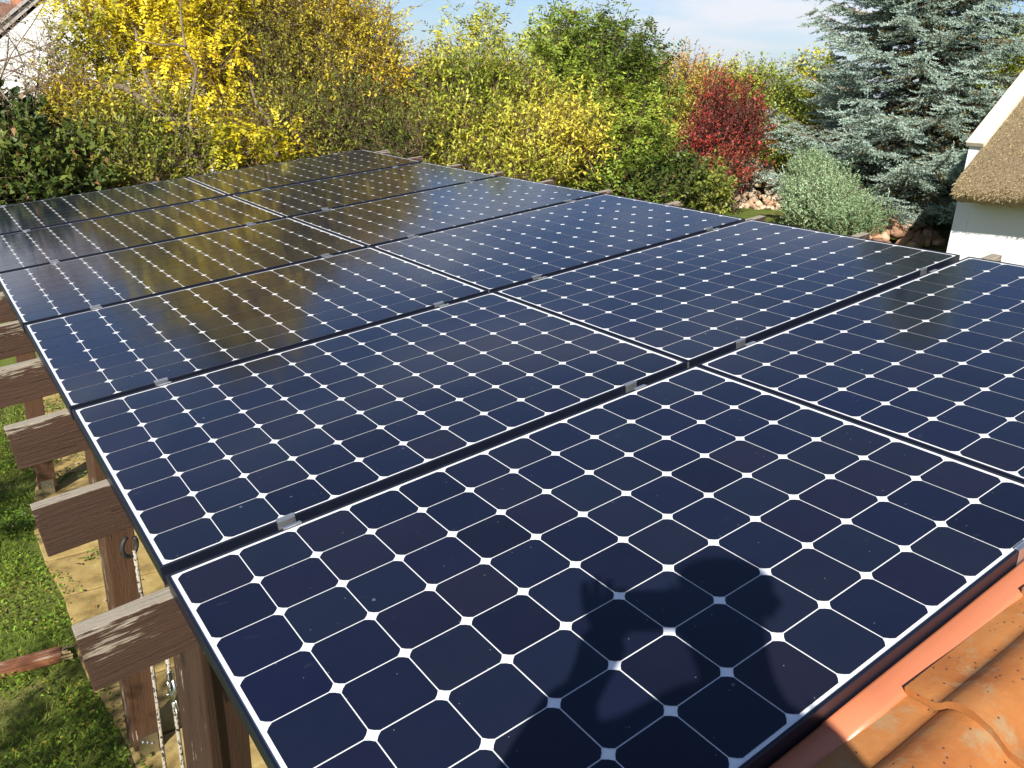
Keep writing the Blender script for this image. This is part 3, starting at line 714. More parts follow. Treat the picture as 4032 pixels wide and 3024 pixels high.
shrub('dark_hazel', 'low dark green shrub right of the rafter tips in front of the red bush', 'shrub',
      [(1440, 400, 10.4, .45, .28), (1500, 410, 10.6, .35, .26), (1400, 430, 10, .35, .2), (1540, 425, 11, .2, .13)], gb(1450, 10.4), DKG, 1100, (.055, .035), 12, .24, bare=.4)
shrub('orange_tree', 'small tree with orange yellow autumn leaves left of the red bush', 'tree',
      [(1450, 200, 13.5, .42, .5), (1430, 260, 13.3, .4, .5), (1490, 180, 13.8, .26, .3), (1480, 290, 13.2, .4, .5), (1440, 340, 13, .4, .4)], gb(1450, 13.4), ORG, 1400, (.05, .024), 12, .3, bare=.8, up=.8, poke=.05)
shrub('red_bush', 'bush with crimson red leaves in the middle right, before the rubble pile', 'shrub',
      [(1542, 228, 12.4, .25, .36), (1600, 245, 12.4, .25, .38), (1562, 300, 12.2, .42, .48), (1615, 300, 12.3, .24, .36), (1510, 330, 12.2, .3, .35), (1565, 370, 12, .33, .3)], gb(1570, 12.2), RED, 1000, (.056, .024), 11, .3, bare=1.2, up=.9, poke=.08, droop=.2, twcol=(.16, .09, .07))
shrub('green_bush', 'green shrub with bare shoots on top behind the red bush', 'shrub',
      [(1530, 210, 14.5, .4, .45), (1600, 215, 14.8, .45, .5), (1660, 230, 14.8, .45, .55), (1650, 320, 14.3, .6, .6), (1700, 270, 15, .4, .35), (1690, 350, 14, .5, .4)], gb(1620, 14.6), GRN, 2600, (.055, .028), 12, .32, bare=1.0, up=1.0, poke=.06)
shrub('yellow_maple', 'yellow green maple bush seen left of the blue spruce', 'tree',
      [(1760, 190, 16.5, .55, .5), (1740, 260, 16, .6, .55), (1810, 280, 15.8, .6, .6), (1740, 340, 15.5, .6, .5), (1880, 330, 15.5, .8, .7)], gb(1780, 16), YGR, 2300, (.075, .055), 11, .35, bare=.5)
shrub('hazel_behind_house', 'yellow green bush peeking over the white gable coping', 'shrub',
      [(2170, 170, 17, .7, .8), (2230, 130, 17, .8, .9), (2120, 240, 17, .7, .8), (2200, 300, 17, 1, 1)], gb(2180, 17), YGR, 1800, (.07, .05), 12, .35, bare=.4)
shrub('pale_juniper', 'pale silvery green fine leaved bush below the spruce', 'shrub',
      [(1748, 400, 10.6, .27, .3), (1780, 435, 10.3, .38, .3), (1738, 450, 10.4, .24, .25), (1830, 475, 10, .36, .2), (1752, 362, 10.8, .13, .16)], gb(1760, 10.6), [(.20, .31, .14), (.32, .45, .23), (.46, .60, .35), (.56, .68, .44)], 3400, (.027, .012), 18, .17, bare=.1, twcol=(.25, .28, .16), up=1.0, poke=.08, shell=.5)

# ------------------------------------------------------------------ visible limbs of the yellow tree
def bare_branches():
    root = empty('bare_climber', tuple(at(40, 300, 6.4))); tag(root, 'tangle of bare thin branches in front of the white wall, upper left corner', 'climber'); org = np.array(root.location)
    m = MB()
    for k in range(26):
        a = np.array(at(rng.uniform(-60, 160), rng.uniform(120, 260), rng.uniform(7.4, 8.6))); b = np.array(at(rng.uniform(-90, 120), rng.uniform(-60, 260), rng.uniform(7.2, 8.6)))
        pts = curve(a, b, 9, .12, .16); limb(m, [p - org for p in pts], rng.uniform(.004, .009), .0016, 5)
        for j in range(7):
            s0 = pts[rng.integers(1, 8)]; e = s0 + rng.normal(size=3) * .28; q = curve(s0, e, 5, .1, .2); limb(m, [p - org for p in q], .0032, .001, 4)
            for t in range(2):
                s1 = q[rng.integers(1, 4)]; limb(m, [s1 - org, s1 - org + rng.normal(size=3) * .07, s1 - org + rng.normal(size=3) * .12], .002, .0009, 3)
    m.build('branches', mat('climber_wood', (.24, .17, .12), .85), root)
bare_branches()
yt = empty('leaning_trunk', tuple(gb(425, 8.2))); tag(yt, 'old leaning grey trunk with forked limbs inside the yellow foliage', 'trunk'); og = np.array(yt.location)
m = MB()
for pts, r0, r1 in (([(425, 345, 8.0), (395, 290, 8.05), (340, 240, 8.1), (270, 190, 8.2), (180, 175, 8.3), (90, 185, 8.3), (10, 215, 8.3)], .05, .018), ([(395, 290, 8.05), (330, 200, 8.3), (300, 120, 8.5), (280, 20, 8.7)], .03, .012),
                    ([(400, 105, 7.9), (392, 50, 8), (385, -30, 8.1)], .012, .009), ([(400, 105, 7.9), (350, 96, 7.9), (300, 88, 8)], .012, .006), ([(600, 340, 8.4), (590, 280, 8.4), (555, 225, 8.5), (540, 160, 8.7)], .03, .012), ([(400, 105, 7.9), (425, 150, 8.0), (410, 250, 8.1), (430, 350, 8.1)], .013, .02)):
    P_ = [np.array(at(*p)) - og for p in pts]; Q_ = []
    for i in range(len(P_) - 1):
        for t in (0, .5): Q_.append(P_[i] * (1 - t) + P_[i + 1] * t + rng.normal(size=3) * .012)
    Q_.append(P_[-1]); limb(m, Q_, r0, r1, 8)
p_ = np.array(at(425, 345, 8.0)) - og; limb(m, [np.array([0, 0, 0]), p_ * .5 + np.array([.05, 0, 0]), p_], .075, .05, 8)
m.build('limbs', M_bark, yt, smooth=True)

# ------------------------------------------------------------------ blue spruce
shrub('added_shade_tree', 'small tree added out of view left of the viewpoint to shade the grass', 'tree',
      [], (-2.5, 1.5, 0), OLV, 200, (.06, .03), 9, .3, bare=.3, abs_lobes=[(-2.35, 1.72, 2.35, .5, .4), (-2.6, 1.2, 2.15, .5, .4)])  # unseen tree, added so its crown shades the near lawn
shrub('added_shade_tree', 'second small tree added out of view on the left to shade the lawn farther along', 'tree',
      [], (-2.7, 4.5, 0), OLV, 220, (.06, .03), 9, .3, bare=.3, abs_lobes=[(-2.6, 4.1, 2.3, .5, .4), (-2.7, 4.8, 2.5, .5, .4)])  # another unseen crown, added to shade the lawn farther off
def spruce(X, d, H, R0, label):
    b = gb(X, d); root = empty('blue_spruce', b); tag(root, label, 'tree'); org = np.array(b)
    m = MB(); limb(m, [np.array([0, 0, z]) + (rng.normal(size=3) * .01) for z in np.linspace(0, H, 12)], .15, .02, 10)
    segA = []; segB = []; SP = []; SD = []; SC = []; SLn = []
    z = .55; wh = 0
    while z < H - .25:
        fr = (z - .55) / (H - .55); Lb = R0 * (1 - fr) ** 1.1 * (1 if fr > .04 else .8) + .12
        nbr = 8 if fr < .7 else 6
        for k in range(nbr):
            az = 2 * math.pi * (k + rng.random() * .6) / nbr + wh * 1.1; Lr = Lb * rng.uniform(.62, 1.15)
            dirh = np.array([math.cos(az), math.sin(az), 0]); pitch = .18 - .5 * (1 - fr) * .6; sag = .26 * Lr
            n = max(5, int(Lr / .11)); prev = None; pts = []
            for i in range(n + 1):
                t = i / n; p = np.array([0, 0, z]) + dirh * Lr * t + np.array([0, 0, 1]) * (pitch * Lr * t - sag * math.sin(t * math.pi * .8) * .55 + .12 * Lr * t ** 3 + .0)
                pts.append(p + rng.normal(size=3) * .006)
            limb(m, pts, .012 + .012 * Lr, .004, 5)
            side = np.array([-dirh[1], dirh[0], 0])
            for i in range(1, n + 1):
                t = i / n
                if t < .18: continue
                tip = i == n
                for s_ in ((-1, 1) if not tip else (-1, 1, 0)):
                    ll = (.15 + .42 * (1 - t) * Lr * .55 + .10) * rng.uniform(.7, 1.15)
                    if tip and s_ == 0: ll = .14
                    ld = norm(dirh * (.75 if s_ else 1) + side * s_ * rng.uniform(.7, 1.1) + np.array([0, 0, rng.uniform(-.55, .10)]))
                    a0 = pts[i]; b1 = a0 + ld * ll; segA.append(a0); segB.append(b1)
                    ns = max(2, int(ll / .062)); s2 = norm(np.cross(ld, np.array([0, 0, 1.])))
                    for j in range(ns + 1):
                        tj = j / ns; q = a0 + ld * ll * tj
                        if j == ns: SP.append(q); SD.append(ld + np.array([0, 0, .15])); SLn.append(.11); SC.append(1.0 * t); continue
                        for s3 in (-1, 1):
                            if rng.random() < .12: continue
                            SP.append(q); SD.append(ld * .75 + s2 * s3 * .8 + np.array([0, 0, rng.uniform(-.35, .25)])); SLn.append(rng.uniform(.065, .11)); SC.append(t * (.5 + .5 * tj))
                        if rng.random() < .35: SP.append(q); SD.append(ld * .5 + np.array([0, 0, rng.uniform(-1.5, .6)])); SLn.append(rng.uniform(.05, .08)); SC.append(t * .7)
            if rng.random() < .5: SP.append(pts[-1]); SD.append(dirh * .5 + np.array([0, 0, 1.])); SLn.append(.13); SC.append(1.2)
        z += rng.uniform(.15, .22); wh += 1
    m.build('trunk', M_bark, root)
    segA = np.array(segA); segB = np.array(segB); tv, tf = twig_tubes(segA, segB, .005, .002); np_mesh('twigs', tv, tf, twig_mat((.24, .15, .07)), parent=root)
    SP = np.array(SP); SD = norm(np.array(SD)); SLn = np.array(SLn); SC = np.array(SC); n = len(SP)
    K = 11  # needle fins round each shoot
    U = norm(np.cross(SD, np.array([.31, .2, .93]))); Wv = np.cross(SD, U)
    k = np.arange(K); ang = k * 2.39996; pos = (k + .5) / K
    base = SP[:, None] + SD[:, None] * (SLn[:, None] * pos)[..., None]
    outd = U[:, None] * np.cos(ang)[None, :, None] + Wv[:, None] * np.sin(ang)[None, :, None]
    nd = norm(outd * .9 + SD[:, None] * .75 + rng.normal(size=outd.shape) * .12); nl = .026 * (1 - .25 * pos)
    tipv = base + nd * nl[None, :, None]; tang = np.cross(nd, outd); tang = norm(tang); wd = .0085
    alongv = SD[:, None] * .014
    vq = np.stack([base - tang * wd * .6 - alongv, base + tang * wd * .6 - alongv * 0, tipv + tang * wd * .45, tipv - tang * wd * .45], 2).reshape(-1, 3)
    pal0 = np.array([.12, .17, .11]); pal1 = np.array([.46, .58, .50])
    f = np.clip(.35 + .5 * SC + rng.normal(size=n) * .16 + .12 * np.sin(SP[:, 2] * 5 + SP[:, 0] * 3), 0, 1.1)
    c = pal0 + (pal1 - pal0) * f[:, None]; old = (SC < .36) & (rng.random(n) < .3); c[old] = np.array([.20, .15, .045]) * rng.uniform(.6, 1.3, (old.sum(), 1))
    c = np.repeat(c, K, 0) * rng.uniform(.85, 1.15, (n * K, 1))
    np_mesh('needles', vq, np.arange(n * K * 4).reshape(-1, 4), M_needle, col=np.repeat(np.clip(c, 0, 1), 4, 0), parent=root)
    print('spruce shoots', n)
spruce(1978, 12.3, 7.0, 2.35, 'large silvery blue spruce standing left of the thatched white house')

# ------------------------------------------------------------------ thatched white cottage on the right
ec = np.array(at(3773 / 1.8228, 778 / 1.8228, 8.7)); hx, hy, hz = ec          # eave corner, far end of the long wall
cot = empty('thatched_cottage', (hx, hy, 0)); tag(cot, 'white cottage with thick straw thatch and cream gable coping at the right edge', 'house')
PA = .15; k45 = .82; RW = 3.4                          # parapet thickness, roof slope, half width of the roof
m = MB(); m.box((0, -7, -.3), (2 * RW, -PA - .002, hz + .12)); m.build('long_wall', M_white, cot)
kz = 2.755                                            # kneeler height
gab = [(0, 0, -.3), (2 * RW, 0, -.3), (2 * RW, 0, kz), (RW, 0, kz + RW * k45), (.0, 0, kz)]
m = MB(); m.prism([(x, -PA, z) for x, _, z in gab], (0, PA, 0)); m.build('gable_wall', M_white, cot)
sl = math.atan(k45); cl = RW / math.cos(sl)
def coping(sgn, name='coping'):
    m = MB(); seg = [0, 1.15, 2.4, 3.5, cl + .06]
    for a, b in zip(seg[:-1], seg[1:]): m.box((a - (.05 if a == 0 else 0) + .002, -PA - .02, 0), (b - .002, .015, .055))
    o = m.build(name, M_cope, cot, bevel=.006); o.location = (0 if sgn > 0 else 2 * RW, 0 if sgn > 0 else -PA, kz + .002)
    o.rotation_euler = (0, -sl, 0) if sgn > 0 else (0, -sl, math.pi); return o
coping(1); coping(-1)
# thatch: rounded eave, thick, combed surface
def thatch():
    ov = .45; z0 = hz
    low = [(.03, hz + .0), (-.18, hz + .01), (-.34, hz + .02), (-.42, hz + .05), (-.465, hz + .11), (-.45, hz + .18), (-.38, hz + .25), (-.25, hz + .375), (-.02, hz + .56), (.25, hz + .77)]
    n_up = 40; x1, z1 = low[-1]
    up = [(x1 + (RW - x1) * t, z1 + (RW - x1) * t * .75) for t in np.linspace(0, 1, n_up)[1:]]
    prof = low + up; ys = np.linspace(-PA - .004, -7, 150); m = MB()
    for y_ in ys:
        for i, (x_, z_) in enumerate(prof):
            e_ = .012 * rng.normal() if i > 0 else 0
            ends = .05 * math.exp(-abs(y_ + PA) / .05) if i > 4 else 0
            m.v.append((x_ - e_ * .7, y_, z_ + e_ * .7 + .02 * math.sin(y_ * 3.1 + x_ * 2)))
    n = len(prof)
    for a in range(len(ys) - 1):
        for b in range(n - 1): i = a * n + b; m.face([i, i + 1, i + n + 1, i + n])
    m.face(list(range(n)))
    o = m.build('thatch_roof', M_thatch, cot, smooth=True)
    # straw ends standing out of the surface
    N_ = 34000; yy = rng.uniform(-6, -PA, N_); tt = rng.random(N_) ** 1.3; k_ = rng.random(N_) < .45
    xs = x1 + (RW - x1) * tt * .6; zs = z1 + (RW - x1) * tt * .6 * .75
    ei = rng.random(k_.sum()); lx = np.array([q_[0] for q_ in low[3:]]); lz = np.array([q_[1] for q_ in low[3:]]); ei = ei ** .8; pi_ = np.linspace(0, 1, len(lx)); xs[k_] = np.interp(ei, pi_, lx); zs[k_] = np.interp(ei, pi_, lz)
    P = np.stack([xs, yy, zs + .004 + .02 * np.sin(yy * 3.1 + xs * 2)], -1); dn = np.array([-math.cos(sl), 0, -math.sin(sl)])
    D = norm(dn + rng.normal(size=P.shape) * .22 + np.array([-.2, 0, .28])); q = leaf_quads(P, D, rng.normal(size=P.shape), rng.uniform(.02, .055, N_), np.full(N_, .005), 0)
    c = np.array([.53, .42, .24]) * rng.uniform(.35, 1.6, (N_, 1)); np_mesh('straw', q.reshape(-1, 3), np.arange(N_ * 4).reshape(-1, 4), M_leaf, col=np.repeat(np.clip(c, 0, 1), 4, 0), parent=cot)
thatch()

# ------------------------------------------------------------------ white gabled building behind the left shrubs
wb = empty('white_building', tuple(gb(150, 13))); tag(wb, 'white building wall glimpsed between the leaves on the left', 'building')
a = np.array(at(-420, 300, 12.0)); b = np.array(at(460, 300, 14.5)); base = np.array(wb.location); dr = b - a; dr[2] = 0; Lw = np.linalg.norm(dr); dr /= Lw; nrm = np.array([-dr[1], dr[0], 0])
def G(s, z, o=0): p = a + dr * s + nrm * o; return (p[0] - base[0], p[1] - base[1], z - base[2])
# verge passes at(0, 82) and at(71, 21)
def hit(X, Y):
    d0 = np.array(at(X, Y, 1)) - np.array(EYE); n_ = nrm; t = ((a - np.array(EYE)) @ n_) / (d0 @ n_); p = np.array(EYE) + d0 * t; return (p - a) @ dr, p[2]
s1, z1_ = hit(0, 84); s2, z2_ = hit(71, 22); slp = (z2_ - z1_) / (s2 - s1); sa = min(Lw * .72, s1 + 4.0)
ze = z1_ - slp * s1; za = ze + slp * sa
m = MB(); m.prism([G(0, 0), G(Lw, 0), G(Lw, max(za - slp * (Lw - sa), 2)), G(sa, za), G(0, ze)], tuple(nrm * 5)); m.build('wall', M_white, wb)
m = MB(); m.prism([G(-.1, ze - .02, -.04), G(sa, za + .05, -.04), G(sa, za + .14, -.04), G(-.1, ze + .07, -.04)], tuple(nrm * .04)); m.prism([G(Lw + .1, za - slp * (Lw + .1 - sa) + .05, -.12), G(sa + .002, za + .05, -.12), G(sa + .002, za + .22, -.12), G(Lw + .1, za - slp * (Lw + .1 - sa) + .22, -.12)], tuple(nrm * .10)); m.build('verge_board', M_grey, wb)
m = MB(); m.prism([G(-.2, ze + .071, -.08), G(sa, za + .141, -.08), G(sa, za + .20, -.08), G(-.2, ze + .13, -.08)], tuple(nrm * 5.4)); m.prism([G(Lw + .2, za - slp * (Lw + .2 - sa) + .221, -.2), G(sa + .001, za + .221, -.2), G(sa + .001, za + .3, -.2), G(Lw + .2, za - slp * (Lw + .2 - sa) + .30, -.2)], tuple(nrm * 5.4)); m.build('roof', M_grey, wb)
def far_house(X, Y, d, wdt, label, roofm):
    p = at(X, Y, d); e = empty('village_house', (p.x, p.y, float(terr(p.x, p.y)))); tag(e, label, 'house')
    zt = p.z - float(terr(p.x, p.y)); m = MB(); m.box((-wdt, -wdt * .7, 0), (wdt, wdt * .7, zt - 1.2)); m.build('wall', M_white, e)
    m = MB(); m.prism([(-wdt - .3, -wdt * .8, zt - 1.25), (-wdt - .3, wdt * .8, zt - 1.25), (-wdt - .3, 0, zt + .4)], (2 * wdt + .6, 0, 0)); m.build('roof', roofm, e); e.rotation_euler.z = .9
    m = MB(); m.box((wdt * .4, -.2, zt - .2), (wdt * .4 + .45, .2, zt + .9)); m.build('chimney', M_gtile, e)
far_house(1190, 235, 27, 3.4, 'house with old red tile roof glimpsed through the middle shrubs', M_gtile)
far_house(-30, 30, 25, 4.0, 'house with orange tiled roof behind the white building at the upper left', M_gtile)

# ------------------------------------------------------------------ rubble pile and rockery
def rubble(name, label, ctr, rx, ry, hgt, n, size, colr):
    base = (ctr.x, ctr.y, float(terr(ctr.x, ctr.y)) - .02); V = []; F = []; C = []
    ico = [(-.53, 0, .85), (.53, 0, .85), (-.53, 0, -.85), (.53, 0, -.85), (0, .85, .53), (0, .85, -.53), (0, -.85, .53), (0, -.85, -.53), (.85, .53, 0), (-.85, .53, 0), (.85, -.53, 0), (-.85, -.53, 0)]
    icf = [(0, 4, 1), (0, 9, 4), (9, 5, 4), (4, 5, 8), (4, 8, 1), (8, 10, 1), (8, 3, 10), (5, 3, 8), (5, 2, 3), (2, 7, 3), (7, 10, 3), (7, 6, 10), (7, 11, 6), (11, 0, 6), (0, 1, 6), (6, 1, 10), (9, 0, 11), (9, 11, 2), (9, 2, 5), (7, 2, 11)]
    ico = np.array(ico)
    for i in range(n):
        r = math.sqrt(rng.random()); a_ = rng.random() * 6.28; x = r * math.cos(a_) * rx; y = r * math.sin(a_) * ry
        z = hgt * (1 - r ** 1.6) * rng.uniform(.5, 1) ; s = size * rng.uniform(.5, 1.4)
        R_ = np.array(Matrix.Rotation(rng.random() * 6, 3, Vector(rng.normal(size=3)).normalized()))
        q = (ico * np.array([1, .8, .5]) * rng.uniform(.75, 1.2, (12, 1)) * s) @ R_.T + np.array([x, y, z]); n0 = len(V) * 12
        V.append(q); F += [(a + n0, b + n0, c + n0) for a, b, c in icf]; C.append(np.tile(np.array(colr[rng.integers(len(colr))]) * rng.uniform(.7, 1.25), (12, 1)))
    o = np_mesh(name, np.concatenate(V), np.array(F), M_stone, col=np.concatenate(C), tri=True); o.location = base; tag(o, label, 'rubble', kind='stuff')
M_stone = mat('stone', (.5, .4, .3), .9); M_stone.node_tree.links.new
_a = M_stone.node_tree.nodes.new('ShaderNodeAttribute'); _a.attribute_name = 'Col'; M_stone.node_tree.links.new(_a.outputs['Color'], M_stone.node_tree.nodes['Principled BSDF'].inputs['Base Color'])
def on_terr(X, Y):
    d = 5.0
    while d < 60:
        p = at(X, Y, d)
        if p.z <= float(terr(p.x, p.y)): return p
        d += .05
    return at(X, Y, 20)
rp = on_terr(1616, 436); rubble('rubble_pile', 'pile of pale brown broken stones beside the red bush', rp, .85, .9, .75, 620, .075, [(.50, .38, .25), (.42, .30, .20), (.60, .50, .38), (.36, .22, .14)])
rp2 = on_terr(1935, 515); rubble('rockery_stones', 'reddish brown rocks in the shade below the blue spruce', rp2, .85, .5, .4, 230, .08, [(.36, .20, .12), (.28, .15, .09), (.42, .28, .19)])

# ------------------------------------------------------------------ lawn blades and weeds on the left, broken board
def grass():
    n = 62000; x = rng.uniform(-1.6, 1.1, n); y = rng.uniform(2.9, 9.6, n)
    exv = np.array([ex(q) for q in y]); 
    nz = .5 + .5 * np.sin(x * 9 + 2 * np.sin(y * 5)) * np.sin(y * 7 + x * 3)
    keep = (x < exv + .05 * rng.normal(size=n) * nz) & (rng.random(n) < .5 + .5 * nz) & ~((x > exv - .07) & (rng.random(n) < .5)); x = x[keep]; y = y[keep]; nz = nz[keep]; n = len(x)
    P = np.stack([x, y, np.zeros(n) - .004], -1); D = norm(np.array([0, 0, .8]) + rng.normal(size=P.shape) * np.array([.6, .6, .15])); D[:, 2] = np.abs(D[:, 2])
    Ln = rng.uniform(.025, .065, n); q = leaf_quads(P, D, rng.normal(size=P.shape), Ln, np.full(n, .0055), .1)
    pal = np.array([(.07, .12, .015), (.14, .21, .02), (.24, .30, .035), (.30, .27, .07)]); f = np.clip(.3 + .35 * nz + rng.normal(size=n) * .22, 0, .999) * 3; i0 = f.astype(int); c = pal[i0] + (pal[i0 + 1] - pal[i0]) * (f - i0)[:, None]
    # clover and weeds: short broad leaves
    k = 30000; x2 = rng.uniform(-1.6, .9, k); y2 = rng.uniform(2.9, 9.0, k); e2 = np.array([ex(q_) for q_ in y2]); n2 = np.sin(x2 * 6 + 1.5 * np.sin(y2 * 4 + 1)) * np.sin(y2 * 5 + x2 * 4)
    kk = (x2 < e2 + .10 * rng.normal(size=k) * .6 + .03) & (n2 > -.35); x2 = x2[kk]; y2 = y2[kk]; k = len(x2)
    P2 = np.stack([x2, y2, rng.uniform(.008, .035, k)], -1); D2 = norm(rng.normal(size=P2.shape) * np.array([1, 1, .25])); q2 = leaf_quads(P2, D2, np.array([0, 0, 1.]) + rng.normal(size=P2.shape) * .4, rng.uniform(.014, .03, k), rng.uniform(.010, .018, k), .15)
    c2 = np.array([.17, .27, .03]) * rng.uniform(.5, 1.5, (k, 1)) * np.array([1, 1, 1]); yl = rng.random(k) < .08; c2[yl] = (.42, .36, .05)
    # stragglers of weed over the paving joints
    V_ = np.concatenate([q.reshape(-1, 3), q2.reshape(-1, 3)]); C_ = np.concatenate([np.repeat(c, 4, 0), np.repeat(c2, 4, 0)])
    o = np_mesh('grass', V_, np.arange(len(V_)).reshape(-1, 4), M_grass, col=np.clip(C_, 0, 1)); tag(o, 'short green lawn with clover along the paving edge', 'grass', kind='stuff')
grass()
def weeds(pts, label):
    V_ = []; C_ = []
    for (cx, cy, r, n) in pts:
        P = np.stack([cx + rng.normal(size=n) * r, cy + rng.normal(size=n) * r * .6, rng.uniform(.015, .08, n)], -1); D = norm(rng.normal(size=P.shape) * np.array([1, 1, .3]))
        q = leaf_quads(P, D, np.array([0, 0, 1.]) + rng.normal(size=P.shape) * .4, rng.uniform(.02, .05, n), rng.uniform(.012, .02, n), .15); V_.append(q.reshape(-1, 3)); C_.append(np.repeat(np.array([.10, .19, .025]) * rng.uniform(.5, 1.6, (n, 1)), 4, 0))
    V_ = np.concatenate(V_); tag(np_mesh('ground_cover', V_, np.arange(len(V_)).reshape(-1, 4), M_grass, col=np.clip(np.concatenate(C_), 0, 1)), label, 'weeds', kind='stuff')
weeds([(.62, 6.9, .10, 90), (.52, 7.3, .14, 140), (.75, 7.9, .14, 160), (.35, 6.3, .16, 220), (.8, 8.6, .2, 240), (.60, 5.5, .05, 30), (1.0, 7.6, .1, 60)], 'small green weeds growing over the flagstones')
bd = empty('broken_board', (.285, 4.52, .0)); bd.rotation_euler = (0, 0, math.radians(176)); tag(bd, 'broken reddish brown board with a splintered end lying on the lawn', 'board')
m = MB(); nseg = 14
m.box((.02, -.045, .004), (1.5, .045, .052)); o = m.build('timber', M_red, bd, bevel=.003)
m = MB()
for i in range(9): 
    y_ = -.043 + i * .0105; l_ = random.uniform(.01, .07); z_ = random.uniform(.012, .05)
    m.prism([(.021, y_, z_ - .008), (.021, y_ + .009, z_ - .008), (.021, y_ + .009, z_), (.021, y_, z_)], (-l_, random.uniform(-.01, .01), random.uniform(-.003, .006)))
m.build('splinters', mat('fresh_wood', (.55, .40, .20), .8), bd)
# fallen leaves
n = 260; V_ = []; x = rng.uniform(-1.2, 2.4, n); y = rng.uniform(3.2, 8.8, n); P = np.stack([x, y, np.full(n, .03)], -1)
q = leaf_quads(P, norm(rng.normal(size=P.shape) * np.array([1, 1, .1])), np.array([0, 0, 1.]) + rng.normal(size=P.shape) * .25, rng.uniform(.02, .05, n), rng.uniform(.015, .025, n), .2)
c = np.array([(.36, .18, .06), (.45, .33, .08), (.25, .14, .07), (.5, .42, .3)])[rng.integers(0, 4, n)] * rng.uniform(.7, 1.2, (n, 1))
tag(np_mesh('fallen_leaves', q.reshape(-1, 3), np.arange(n * 4).reshape(-1, 4), M_leaf, col=np.repeat(c, 4, 0)), 'fallen brown and yellow leaves scattered on paving and lawn', 'leaves', kind='stuff')
#PART3
# ------------------------------------------------------------------ the photographer on a ladder behind the camera; only the shadow falls in the frame
def PF(p): return np.array(W(p))
def skin(name, chain_pts, edges, radii, M, parent=None, root=0, sub=2):
    me = bpy.data.meshes.new(name); me.from_pydata([tuple(p) for p in chain_pts], edges, []); me.update(); me.materials.append(M)
    o = bpy.data.objects.new(name, me); link(o, parent); sk = o.modifiers.new('skin', 'SKIN'); sk.use_smooth_shade = True
    for i, v_ in enumerate(me.skin_vertices[0].data):
        r = radii[i]; v_.radius = r if hasattr(r, '__len__') else (r, r); v_.use_root = (i == root)
    sb = o.modifiers.new('sub', 'SUBSURF'); sb.levels = sub; sb.render_levels = sub
    return o
M_skin = mat('skin', (.55, .33, .23), .5); M_shirt = mat('dark_jacket', (.05, .06, .08), .9); M_jean = mat('blue_trousers', (.06, .09, .16), .9); M_hair = mat('brown_hair', (.05, .03, .02), .7)
rt = np.array(RT); dnv = np.array(DN); fw = np.array(FW); e0 = np.array(EYE)
head = PF((-.245, -.793, 1.187)); neck = PF((-.25, -.82, 1.05)); chest = PF((-.25, -.83, .86)); belly = PF((-.27, -.87, .62)); pelvis = PF((-.28, -.90, .42))
shL = PF((-.41, -.69, .89)); shR = PF((-.17, -.90, .88)); elL = PF((-.335, -.455, .69)); elR = PF((-.05, -.80, .70))
pc = e0 - fw * .012                                     # phone centre, lens at the eye point
gL = pc - rt * .072 + dnv * .012 - fw * .004; gR = pc + rt * .078 + dnv * .016 - fw * .006
wrL = gL + dnv * .10 - rt * .035 - fw * .03; wrR = gR + dnv * .085 + rt * .03 - fw * .035
hipL = PF((-.36, -.84, .38)); hipR = PF((-.20, -.96, .38)); knL = PF((-.33, -.80, -.02)); knR = PF((-.17, -.93, -.02)); ftL = PF((-.36, -.92, -.44)); ftR = PF((-.21, -1.03, -.44))
root = empty('person', tuple((ftL + ftR) / 2)); tag(root, 'person in a dark jacket holding a phone, standing on a ladder behind the viewpoint', 'person'); og = np.array(root.location)
pts = [pelvis, belly, chest, neck, head + np.array([0, 0, -.06]), head + np.array([0, 0, .07]), shL, elL, wrL, shR, elR, wrR, hipL, knL, ftL, hipR, knR, ftR, ftL + np.array([.10, .14, -.03]), ftR + np.array([.10, .14, -.03]), gL + dnv * .02 - fw * .012, gR + dnv * .02 - fw * .014]
ed = [(0, 1), (1, 2), (2, 3), (3, 4), (4, 5), (2, 6), (6, 7), (7, 8), (2, 9), (9, 10), (10, 11), (0, 12), (12, 13), (13, 14), (0, 15), (15, 16), (16, 17), (14, 18), (17, 19), (8, 20), (11, 21)]
rad = [.12, .12, .125, .055, .080, .088, .06, .046, .032, .06, .046, .032, .085, .055, .042, .085, .055, .042, .035, .035, (.050, .024), (.050, .024)]
skin('body', [p - og for p in pts], ed, rad, M_skin, root)
# face
faced = norm(e0 - head)
m = MB(); m.tube([head - og + faced * .075 + np.array([0, 0, .012]), head - og + faced * .108 + np.array([0, 0, -.018]), head - og + faced * .085 + np.array([0, 0, -.03])], [.008, .015, .008], 8); m.build('nose', M_skin, root, smooth=True)
for s_ in (-1, 1):
    m = MB(); c_ = head - og + rt * s_ * .083; m.tube([c_ + np.array([0, 0, -.03]), c_ + rt * s_ * .012, c_ + np.array([0, 0, .03])], [.008, .016, .01], 8); m.build('ear', M_skin, root, smooth=True)
    m = MB(); c_ = head - og + faced * .080 + rt * s_ * .032 + np.array([0, 0, .018]); m.tube([c_ - rt * .012, c_, c_ + rt * .012], [.004, .010, .004], 8); m.build('eye', mat('eye', (.6, .6, .58), .3), root, smooth=True)
m = MB(); c_ = head - og + faced * .086 + np.array([0, 0, -.05]); m.tube([c_ - rt * .024, c_ + faced * .004, c_ + rt * .024], [.003, .006, .003], 6); m.build('mouth', mat('lips', (.42, .16, .13), .5), root, smooth=True)
skin('hair', [head - og + q for q in (np.array([0, 0, .085]) - faced * .015, -faced * .03 + np.array([0, 0, .03]), -faced * .03 + np.array([0, 0, -.04]))], [(0, 1), (1, 2)], [.098, .095, .07], M_hair, root)
sel = [0, 1, 2, 3, 6, 7, 8, 9, 10, 11]; mp_ = {k: i for i, k in enumerate(sel)}
